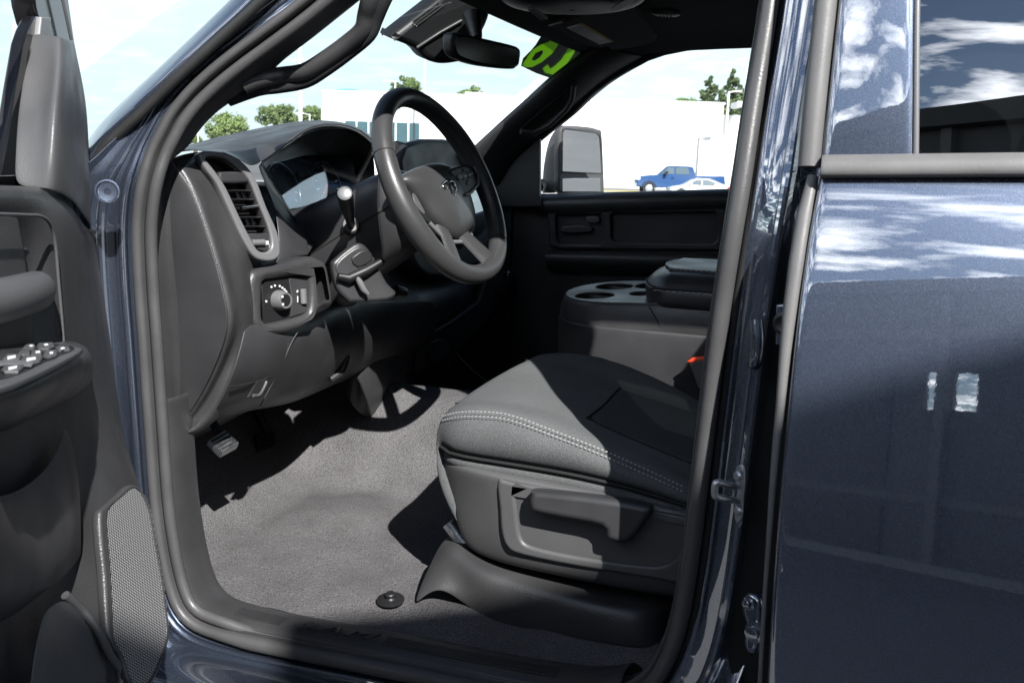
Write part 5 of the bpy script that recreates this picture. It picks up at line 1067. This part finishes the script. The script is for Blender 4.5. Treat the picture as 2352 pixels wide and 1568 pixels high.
lime('sticker_six', [SIX, EYE], lim); lime('sticker_counter', [EYE], stm); lime('sticker_one', [ONE], lim); lime('sticker_outline', [ONE2, ONE], lim2); lime('sticker_apostrophe', [APO], lim)
# mirror, sensor housing, overhead console, sun visor
shp = (W(990, 70, Y=.92), V((.75, -.62, -.25)).normalized())
sens = plate('sensor_housing', shp, [[(899, 88), (912, 73), (1000, 4), (1025, -20), (1130, -20), (1128, 30), (1112, 72), (1080, 120), (1066, 140), (1046, 146), (1013, 148), (980, 137), (956, 112)]], .07, M['black'], truck, .014, 3)
for k in range(3): tube('housing_slot', [WP(949+k*5, 50+k*4, pin(shp, .001)), WP(1008+k*5, 6+k*4, pin(shp, .001))], .0022, M['pitch'], sens, k=6)
for k in range(3): plate('slot_glint', pin(shp, .002), [[(947+k*4, 54+k*3), (951+k*4, 52+k*3), (951+k*4, 55+k*3), (948+k*4, 57+k*3)]], .001, M['silver'], sens, .0002, 0)
tube('housing_ridge', [WP(958, 110, pin(shp, .002)), WP(1010, 76, pin(shp, .004)), WP(1060, 48, pin(shp, .002))], .004, M['trim_smooth'], sens, k=8)
mstem = tube('mirror_stem', [W(1085, 34, Y=.93), W(1090, 62, Y=.92), W(1095, 88, Y=.91)], [.022, .017, .012], M['trim_smooth'], truck, k=14)
RMN = V((.94, -.33, -.05)).normalized(); rmp = (W(1120, 115, Y=.90), RMN)
rm = plate('rear_view_mirror', rmp, [[(1040, 84), (1046, 75), (1056, 76), (1103, 86), (1176, 103), (1193, 110), (1198, 120), (1195, 147), (1188, 155), (1176, 159), (1113, 152), (1068, 140), (1046, 126), (1040, 108)]], .032, M['black'], truck, .008, 3)
plate('mirror_face', pin(rmp, .001), [[(1050, 84), (1103, 93), (1174, 110), (1190, 116), (1192, 140), (1184, 150), (1115, 146), (1070, 134), (1050, 120)]], .002, M['gloss'], rm, .0006, 2)
oc = []
OP = W(1260, 20, X=-.60)
for k, (z, f) in enumerate(((1.835, 1.12), (1.81, 1.06), (1.79, .96), (1.779, .82), (1.774, .55), (1.773, .2), (1.7728, .02))):
    oc.append([V((OP.x+.03+math.cos(a)*.155*f, OP.y+.06+math.sin(a)*.125*f, z)) for a in [2*math.pi*j/20 for j in range(20)]])
ohc = patch('overhead_console', oc, M['black'], truck, 2, .003, close=True)
tube('console_bright_edge', [V((OP.x+.03+math.cos(a)*.155*1.085, OP.y+.06+math.sin(a)*.125*1.085, 1.806)) for a in [2*math.pi*j/48 for j in range(48)]], .0022, M['chrome'], ohc, True, 8)
ohp = (V((OP.x, OP.y, 1.772)), V((.0, -.1, -1)).normalized())
plate('console_lens', pin(ohp, .003), [[(1409-8, 25), (1424, 8), (1450, -4), (1462, -2), (1444, 12), (1420, 24)]], .004, M['silver'], ohc, .001, 2)
plate('console_button', pin(ohp, .004), [[(1212, 24), (1222, 21), (1258, 46), (1242, 48)]], .006, M['trim_light'], ohc, .001, 0)
VSN = V((.10, -.12, -1)).normalized(); vsp = (W(1440, 70, Z=1.79), VSN)
vis = plate('sun_visor', vsp, [[(1260, 62), (1300, 50), (1410, 5), (1440, 0), (1505, 80), (1509, 88), (1506, 95), (1482, 105), (1412, 117), (1400, 112), (1391, 108), (1363, 110)]], .018, mat('visor_cloth', (.075, .076, .078), .95, spec=.1, bump=('noise', 700, .0008)), truck, .006, 2)
plate('warning_label', pin(vsp, .0006), [[(1301, 64), (1337, 54), (1409, 96), (1377, 103)]], .001, mat('faded_label', (.7, .7, .68), .7, var=(60, .15)), vis, .0002, 0)
for k in range(5): plate('label_line', pin(vsp, .0011), [[(1310+k*5, 66-k*1.6), (1313+k*5, 65-k*1.6), (1376+k*5, 100-k*1.6), (1373+k*5, 101-k*1.6)]], .0006, M['trim_light'], vis, .0001, 0)
plate('label_band', pin(vsp, .0012), [[(1331, 56), (1338, 54), (1410, 96), (1404, 97)]], .0006, mat('label_amber', (.4, .26, .06), .7), vis, .0001, 0)
tube('visor_clip', [W(1262, 58, Z=1.785), W(1294, 49, Z=1.785)], .004, M['black'], vis, k=8)
lc = W(1530, 31, Z=1.838)
lathe('dome_lens', lc, (0, 0, -1), [(.022, -.003), (.022, .003), (.018, .006), (.008, .007)], M['trim_light'], headliner, 24, ex=1.7, side=(.75, .66, 0))
for k in range(4): tube('lens_rib', [lc+V((-.012+k*.008, -.010, -.008)), lc+V((-.012+k*.008, .010, -.008))], .0014, M['pitch'], headliner, k=6)
# ================================================================== the lot and what stands round it
def ground_mat(name, col, scale, amt, rough=.9):
    return mat(name, col, rough, bump=('noise', 60, .004), var=(scale, amt), grain=(90, .25))
M['asphalt'] = ground_mat('asphalt', (.11, .11, .115), .22, .2)
vs = [V((x, y, 0)) for x in (-900, 900) for y in (-900, 900)]
g = mk('ground', vs, [(0, 1, 3, 2)], M['asphalt'], None); tag(g, kind='structure')
fwd = V((-math.sin(YAW), math.cos(YAW), 0)); rgt = V((math.cos(YAW), math.sin(YAW), 0))
def B(x, y, dist):
    """point seen at picture (x, y) on the upright plane dist metres ahead"""
    return WP(x, y, (CAM+fwd*dist, fwd))
def gx(x, dist):
    p = B(x, 400, dist); p.z = 0; return p
def zat(x, y, dist): return B(x, y, dist).z
gm_ = mat('dry_grass', (.42, .36, .12), .95, bump=('noise', 40, .03), grain=(25, .3))
a, b = gx(1100, 74), gx(2100, 74); q = [a, b, b+fwd*5, a+fwd*5]
o = mk('verge', [p+V((0, 0, .012)) for p in q], [(0, 1, 2, 3)], gm_, None); tag(o, kind='structure')
# ---- white building straight ahead
M['wall_white'] = mat('white_render', (.80, .80, .79), .8, var=(.15, .04), bump=('noise', 8, .01))
M['win'] = mat('teal_glazing', (.03, .09, .11), .08, spec=.9)
DB = 88.0
bld = thing('showroom_building', gx(1200, DB), 'long white flat roofed building with a teal window band', 'building')
def bbox(name, x0, x1, ztop, d0, d1, m, par, z0=0, bev=.05):
    a, b = gx(x0, d0), gx(x1, d0); c, d = a+fwd*(d1-d0), b+fwd*(d1-d0)
    vs = [p+V((0, 0, z)) for z in (z0, ztop) for p in (a, b, d, c)]
    return mk(name, vs, [(0, 1, 2, 3), (4, 5, 6, 7), (0, 1, 5, 4), (1, 2, 6, 5), (2, 3, 7, 6), (3, 0, 4, 7)], m, par, bev=bev)
zt_ = zat(742, 210, DB)
wallb = bbox('wall', 742, 1652, zt_, DB, DB+40, M['wall_white'], bld)
bbox('parapet', 740, 1655, zt_+.12, DB-.08, DB+40.1, M['wall_white'], wallb, zt_-.1, .02)
bbox('roof_unit', 1064, 1112, zt_+.55, DB+3, DB+8, M['wall_white'], wallb, zt_)
bbox('roof_unit', 1683-0, 1698, zt_+.5, DB+3, DB+6, M['wall_white'], wallb, zt_)
wz0, wz1 = zat(800, 322, DB), zat(800, 278, DB)
for k, (xa, xb) in enumerate(((793, 817), (820, 844), (848, 872), (874, 906), (910, 935), (939, 962))):
    bbox('window', xa, xb, wz1, DB-.06, DB+.2, M['win'], bld, wz0-1.5, .01)
    bbox('window_frame', xb, xb+3, wz1+.06, DB-.12, DB, M['wall_white'], bld, wz0-1.5, .01)
jm = mat('panel_joint', (.50, .50, .49), .8)
for x in (830+0, 985, 1075, 1190, 1300, 1410, 1520, 1600): bbox('panel_joint', x, x+1.1, zt_-.15, DB-.03, DB, jm, wallb, 0, 0)
bbox('wing_wall', 1655, 1760, zat(1690, 265, DB+6), DB+6, DB+9, M['wall_white'], bld)
bbox('door', 1700, 1716, 2.4, DB+5.9, DB+6.1, M['trim_light'], bld)
# pale blue domed canopy behind the roof
can = []
for k, f in ((0, 1), (1, .97), (2, .85), (3, .6), (4, .2)):
    zc = zat(800, 209, DB+22)-.35+.13*k; cc = gx(800, DB+22)
    can.append([V((cc.x, cc.y, zc))+rgt*(math.cos(t)*5.1*f/2.0*1.0)+fwd*(math.sin(t)*5.1*f/2) for t in [2*math.pi*j/24 for j in range(24)]])
cn_ = patch('roof_canopy', can, mat('blue_canopy', (.10, .36, .62), .5), None, 1, .02, close=True)
bb = tag(cn_, 'pale blue rounded canopy top showing above the white roof', 'canopy')
# blue sign far right
sg = thing('road_sign', gx(1146, 80), 'small blue sign board by the white building corner', 'sign')
bbox('post', 1145, 1147, zat(1146, 312, 80), 80, 80.1, M['steel'], sg); bbox('board', 1138, 1152, zat(1146, 300, 80), 79.95, 80.05, mat('sign_blue', (.12, .42, .62), .5), sg, zat(1146, 309, 80), .01)
# ---- lamp posts
M['pole'] = mat('white_pole', (.72, .72, .70), .45)
def lamp(x, ytop, dist, dia, arm, label):
    p = gx(x, dist); zt = zat(x, ytop, dist)
    t = thing('lamp_post', p, label, 'lamp post', 'lamp posts round the car lot')
    r = dia/2
    tube('pole', [p, p+V((0, 0, .6)), p+V((0, 0, .61)), p+V((0, 0, zt))], [r*1.5, r*1.5, r, r*.8], M['pole'], t, k=12)
    if arm:
        s = rgt*arm
        tube('arm', [p+V((0, 0, zt-.08)), p+V((0, 0, zt))+s*.45, p+V((0, 0, zt+.02))+s*.9], r*.5, M['pole'], t, k=8)
        c = p+V((0, 0, zt+.02))+s*1.0; Mx = Matrix.Translation(c) @ Matrix((rgt, fwd, V((0, 0, 1)))).transposed().to_4x4()
        box('lamp_head', (-.38*abs(arm), -.14, -.06), (.38*abs(arm), .14, .08), M['pole'], t, .03, Mx)
    return t
lamp(691, -60, 50, .21, 1.2, 'thickest white lamp post left of the white building')
lamp(972, 40, 85, .20, 1.2, 'tall white lamp post rising behind the white roof under the mirror housing')
lamp(906, 187, 100, .17, -.9, 'short lamp post with left arm beside round treetop')
lamp(712, 262, 80, .14, -.8, 'low lamp post with left arm in front of left trees')
lamp(740, 246, 82, .14, 0, 'thin bare post by the left end of the white building')
lamp(1698, 148, 70, .2, -1.3, 'tallest lamp post among the pines with its arm to the left')
lamp(1661, 210, 84, .24, .8, 'stout lamp post with short right arm at the building end')
lamp(457, 300, 86, .12, 0, 'thin pale post at far left behind the dashboard')
# ---- trees
def leafmat(name, col): return mat(name, col, .8, var=(.9, .35), sheen=.1)
M['bark'] = mat('bark', (.10, .075, .055), .9, bump=('noise', 12, .03))
greens = {'broad': leafmat('leaf_green', (.13, .19, .06)), 'pine': leafmat('pine_green', (.09, .13, .05)), 'light': leafmat('leaf_light_green', (.19, .26, .08))}
def tree(x, ytop, ybase, w, dist, kind, label, seed, name='broadleaf_tree'):
    rnd = random.Random(seed); p = gx(x, dist); zt = zat(x, ytop, dist); zb = max(.8, zat(x, ybase, dist)); hw = w/2/FPX*dist
    t = thing(name, p, label, 'tree', 'trees beyond the car lot')
    limbs = [[p, p+V((.1, 0, zb)), p+V((.05, .1, zb+(zt-zb)*.5)), p+V((0, 0, zt-.3))]]
    tube('trunk', limbs[0], [.28, .22, .14, .03], M['bark'], t, k=8)
    vs, fs = [], []
    if kind == 'pine':
        cl = []
        nlev = 11
        for q in range(nlev):
            f = q/(nlev-1); z = zb+(zt-zb)*(f*.98); rad = hw*(1-f)**.7*(.75+.5*rnd.random())+.15
            for _ in range(11):
                a = rnd.random()*6.28; r = rad*rnd.uniform(.25, 1); cl.append((p+V((math.cos(a)*r, math.sin(a)*r, z+rnd.uniform(-.3, .3))), rnd.uniform(.4, .75)*(1.2-f)))
    else:
        cl = []
        for _ in range(80):
            th = rnd.random()*6.28; ph = math.acos(rnd.uniform(-.75, 1)); r = rnd.uniform(.45, 1)
            c = p+V((math.cos(th)*math.sin(ph)*hw*r, math.sin(th)*math.sin(ph)*hw*r, (zt+zb)/2+math.cos(ph)*(zt-zb)/2*r*.92)); cl.append((c, hw*rnd.uniform(.12, .28)))
    for c, rc in cl:
        n_l = int(55 if kind != 'pine' else 60)
        for _ in range(n_l):
            d = V((rnd.gauss(0, 1), rnd.gauss(0, 1), rnd.gauss(0, 1))).normalized()*rc*rnd.random()**.4
            q = c+V((d.x, d.y, d.z*.8)); s = rnd.uniform(.08, .17)*(dist/90)
            n1 = V((rnd.gauss(0, 1), rnd.gauss(0, 1), rnd.gauss(0, 1))).normalized(); u_ = n1.orthogonal().normalized(); v_ = n1.cross(u_)
            o = len(vs); vs += [q+u_*s, q+v_*s*.55, q-u_*s, q-v_*s*.55]; fs.append((o, o+1, o+2, o+3))
    me = bpy.data.meshes.new('crown'); me.from_pydata([tuple(v) for v in vs], [], fs); finish('crown', me, greens[kind], t, 0, False)
    return t
tree(525, 258, 335, 100, 95, 'light', 'pale green round tree seen just above the dashboard left end', 3)
tree(640, 238, 300, 95, 105, 'broad', 'wide mid green tree left of the thick lamp post', 5)
tree(712, 240, 300, 60, 112, 'broad', 'narrow green tree right of the thick lamp post', 6)
tree(936, 172, 260, 62, 125, 'broad', 'round green treetop above the middle of the white roof', 8)
tree(904, 190, 260, 30, 128, 'broad', 'small green treetop left of the round one above white roof', 9)
tree(1080, 197, 260, 64, 130, 'broad', 'low flat treetop behind the small white roof unit', 11)
tree(1562, 219, 280, 66, 130, 'broad', 'low bushy treetop above the right end of white roof', 12)
tree(1618, 180, 292, 84, 118, 'pine', 'slimmer shorter pine left of the tallest lamp post', 14, 'pine_tree')
tree(1668, 163, 292, 96, 112, 'pine', 'tall pointed pine in the middle behind the lamp posts', 15, 'pine_tree')
tree(1716, 160, 292, 92, 114, 'pine', 'rightmost dark pine half hidden by the door seal', 16, 'pine_tree')
tree(450, 310, 335, 30, 96, 'light', 'little pale shrub tree at the windscreen left corner', 17)
tree(8, 262, 300, 40, 70, 'light', 'yellow green tree glimpsed through the open door window', 18)
gv = thing('delivery_van', gx(2, 62), 'grey white van glimpsed through the open door window', 'van')
bbox('body', -60, 17, 1.95, 62, 64, mat('van_grey', (.45, .48, .52), .4), gv, .5, .12); bbox('wheel_skirt', -58, 15, .5, 62.1, 63.9, M['black'], gv, .05, .05)
bbox('side_window', -55, 13, 1.6, 61.97, 62.05, M['gloss'], gv, 1.15, .02)
# ---- parked vehicles
M['car_blue'] = mat('car_blue', (.004, .045, .15), .3, metal=.3, coat=1); M['car_white'] = mat('car_white', (.72, .73, .74), .35, coat=1); M['tyre'] = mat('tyre', (.02, .02, .02), .8); M['carglass'] = mat('car_glass', (.05, .08, .10), .1, spec=.8)
def vehicle(name, label, cat, x0, scale, dist, prof, glassq, wheels, m, flip=1, extra=None, wid=1.9, grp=None, wr=.36):
    """side profile in metres (from its nose), drawn lengthwise along rgt and given width along fwd"""
    o = gx(x0, dist); t = thing(name, o, label, cat, grp)
    def pt(a, z, w): return o+rgt*(a*scale*flip)+fwd*w+V((0, 0, z*scale))
    nn = len(prof); vs = []; fs = []; layers = ((0.0, .94), (.12, 1), (wid-.12, 1), (wid, .94))
    mida = sum(p[0] for p in prof)/nn; midz = sum(p[1] for p in prof)/nn
    for w, f in layers:
        for a, z in prof:
            ins = .0 if z < 1.0 else min(.22, (z-1.0)*.3); ww = w+ins if w < wid/2 else w-ins
            vs.append(pt(mida+(a-mida)*f, midz+(z-midz)*f, ww))
    for k in range(3):
        for i in range(nn): fs.append((k*nn+i, k*nn+(i+1) % nn, (k+1)*nn+(i+1) % nn, (k+1)*nn+i))
    fs += [tuple(range(nn)), tuple(3*nn+i for i in range(nn))]
    body = mk('body', vs, fs, m, t, sharp=30)
    for q in glassq:
        ins = .0
        P = [pt(a, z, -.02+min(.22, max(0, z-1.0)*.3)) for a, z in q]
        mk('window', P+[p+fwd*.03 for p in P], [tuple(range(len(P))), tuple(range(2*len(P)-1, len(P)-1, -1))]+[(i, (i+1) % len(P), len(P)+(i+1) % len(P), len(P)+i) for i in range(len(P))], M['carglass'], t)
    for a in wheels:
        wl = lathe('wheel', pt(a, wr, -.03), fwd, [(.1, 0), (wr*.62*scale, 0), (wr*.66*scale, .03), (wr*.95*scale, .02), (wr*scale, .05), (wr*scale, .24), (wr*.9*scale, .26)], M['tyre'], t, 24)
        lathe('rim', pt(a, wr, -.045), fwd, [(wr*.12*scale, 0), (wr*.55*scale, .005), (wr*.6*scale, .02)], M['steel'], wl, 20)
        wl2 = lathe('wheel', pt(a, wr, wid-.25), fwd, [(wr*.9*scale, 0), (wr*scale, .03), (wr*scale, .24)], M['tyre'], t, 20)
        tube('wheel_arch', [pt(a+math.cos(g)*wr*1.16, wr+math.sin(g)*wr*1.16, -.01) for g in [math.pi*k/12 for k in range(13)]], .04*scale, M['black'], t, k=6)
    if extra: extra(t, pt)
    return t
pk_prof = [(0, .55), (.03, 1.0), (.10, 1.22), (.9, 1.33), (1.45, 1.36), (1.62, 1.45), (2.15, 1.93), (2.4, 1.99), (3.7, 1.99), (3.95, 1.92), (4.1, 1.42), (4.2, 1.37), (6.1, 1.40), (6.15, .75), (5.2, .6), (1.9, .5), (.4, .5)]
pk_gl = [[(1.75, 1.44), (2.2, 1.86), (2.42, 1.90), (2.62, 1.90), (2.62, 1.44)], [(2.74, 1.44), (2.74, 1.90), (3.55, 1.90), (3.72, 1.44)]]
def pk_extra(t, pt):
    def bx(nm, a0, a1, z0, z1, w0, w1, m):
        P = [pt(a, z, w) for w in (w0, w1) for a, z in ((a0, z0), (a1, z0), (a1, z1), (a0, z1))]
        mk(nm, P, [(0, 1, 2, 3), (4, 5, 6, 7), (0, 1, 5, 4), (1, 2, 6, 5), (2, 3, 7, 6), (3, 0, 4, 7)], m, t)
    bx('front_bumper', -.12, .12, .5, .78, .05, 1.85, M['chrome']); bx('grille', -.04, .06, .8, 1.2, .4, 1.5, M['chrome']); bx('headlight', -.02, .32, 1.0, 1.2, -.015, .3, M['white'])
    bx('side_mirror', 1.95, 2.15, 1.4, 1.62, -.28, -.05, M['black']); bx('door_handle', 2.45, 2.62, 1.2, 1.24, -.04, .0, M['car_blue'])
vehicle('parked_pickup', 'bright blue crew cab pickup parked beyond the passenger window', 'pickup truck', 1460, 1.0, 66, pk_prof, pk_gl, (.95, 4.95), M['car_blue'], 1, pk_extra, 1.95, None, .42)
def sd_extra(t, pt):
    def bx(nm, a0, a1, z0, z1, w0, w1, m):
        P = [pt(a, z, w) for w in (w0, w1) for a, z in ((a0, z0), (a1, z0), (a1, z1), (a0, z1))]
        mk(nm, P, [(0, 1, 2, 3), (4, 5, 6, 7), (0, 1, 5, 4), (1, 2, 6, 5), (2, 3, 7, 6), (3, 0, 4, 7)], m, t)
    bx('headlight', .02, .42, .62, .74, -.02, .3, M['steel']); bx('tail_light', 4.2, 4.56, .72, .9, -.02, .3, M['red']); bx('side_mirror', 1.42, 1.6, .98, 1.1, -.2, -.02, M['car_white'])
    bx('door_gap', 2.34, 2.36, .45, 1.0, -.006, .02, M['black']); bx('sill_trim', .9, 3.6, .3, .38, -.01, .05, M['black'])
cr_prof = [(0, .4), (.02, .68), (.3, .80), (1.1, .95), (1.75, 1.34), (2.2, 1.45), (2.9, 1.44), (3.6, 1.18), (3.95, 1.05), (4.5, 1.0), (4.55, .5), (4.3, .32), (.3, .30)]
cr_gl = [[(1.35, .99), (1.85, 1.30), (2.3, 1.36), (2.3, .99)], [(2.4, .99), (2.4, 1.36), (2.85, 1.34), (3.35, 1.14), (3.2, .99)]]
vehicle('parked_sedan', 'white sedan parked in front of the blue pickup', 'car', 1540, .85, 60, cr_prof, cr_gl, (.85, 3.55), M['car_white'], 1, sd_extra, 1.75, None, .32)
vehicle('parked_car', 'second white car partly hidden at the window right edge', 'car', 1668, .85, 61, cr_prof, cr_gl, (.85, 3.55), M['car_white'], 1, None, 1.75, None, .32)
# ---- dark workshop behind the photographer: it shows only in the paint and glass
M['shed'] = mat('shed_grey', (.075, .076, .08), .8, var=(.4, .12)); M['shed_trim'] = mat('shed_trim', (.035, .035, .037), .6)
sd_ = V((.80, .60, 0)).normalized(); sn_ = V((-.60, .80, 0)).normalized(); so0 = V((1.1, -7.3, 0))
shed = thing('workshop_building', so0, 'dark workshop mirrored in the rear door with two bright openings', 'building')
def sp(s, d, z): return so0+sd_*s-sn_*d+V((0, 0, z))
def sbox(nm, s0, s1, d0, d1, z0, z1, m):
    P = [sp(s, d, z) for z in (z0, z1) for s, d in ((s0, d0), (s1, d0), (s1, d1), (s0, d1))]
    return mk(nm, P, [(0, 1, 2, 3), (4, 5, 6, 7), (0, 1, 5, 4), (1, 2, 6, 5), (2, 3, 7, 6), (3, 0, 4, 7)], m, shed)
H_ = 4.15
W1, W2, W3, W4 = -.78, -.62, -.50, -.27
for a, b in ((-16, W1), (W2, W3), (W4, 6)): sbox('wall', a, b, 0, .06, 0, H_, M['shed'])
for a, b in ((W1, W2), (W3, W4)): sbox('lintel', a, b, 0, .06, 2.55, H_, M['shed']); sbox('low_wall', a, b, 0, .06, 0, 2.1, M['shed'])
sbox('fascia', -16.2, 6.2, -.25, -.003, H_-.22, H_+.1, M['shed_trim']); sbox('plinth', -16, 6, -.12, -.003, 0, .16, mat('plinth', (.2, .2, .2), .8))
M['shed_light'] = mat('shed_light', (.12, .12, .123), .7)
for a in (-9, -6, -3.2, -.56, 2.2, 4.6): sbox('pilaster', a-.05, a+.05, -.1, -.003, .16, H_-.22, M['shed_light'])
sbox('wall_band', -16, 6, -.05, -.002, 3.02, 3.2, M['shed_light']); sbox('wall_band', -16, 6, -.05, -.002, 1.0, 1.1, M['shed_light'])
for a in (-11.5, -5.6, -3.1): sbox('garage_door', a, a+2.0, -.03, -.001, .16, 2.6, M['shed_trim'])
# ---- added unseen canopy slab on posts, up-sun of the truck: its edge shades the lower rear door and the sill
q1 = V((.18, -.08, 1.34)); qk = (4.2-q1.z)/SUN.z; Qe = q1+SUN*qk; ce = V((math.cos(math.radians(29.6)), math.sin(math.radians(29.6)), 0)); co_ = V((ce.y, -ce.x, 0))
cnp = thing('shade_canopy', (Qe.x+co_.x*1.5, Qe.y+co_.y*1.5, 0), 'added grey slab on two posts out of view, shading rear door and sill', 'canopy')
SH = [(-1.3, .16), (-.62, .16), (-.62, 0), (1.8, 0), (1.8, 2.6), (-1.3, 2.6)]  # outline notched to keep sun on the speaker grille
P = [Qe+ce*a+co_*b+V((0, 0, z)) for z in (-.22, 0) for a, b in SH]
mk('shade_slab', P, [tuple(range(6)), tuple(range(6, 12))]+[(i, (i+1) % 6, 6+(i+1) % 6, 6+i) for i in range(6)], M['shed'], cnp, bev=.02)
for a in (-.9, 1.4):
    b = Qe+ce*a+co_*2.2; tube('post', [V((b.x, b.y, 0)), V((b.x, b.y, Qe.z-.22))], .07, M['steel'], cnp, k=12)
# pale concrete lot on the far side of the truck
cm = ground_mat('pale_concrete', (.36, .35, .33), .3, .08)
q = [gx(-600, 26), gx(3000, 26), gx(2400, 73.9), gx(-100, 73.9)]
o = mk('forecourt', [p+V((0, 0, .006)) for p in q], [(0, 1, 2, 3)], cm, None); tag(o, kind='structure')
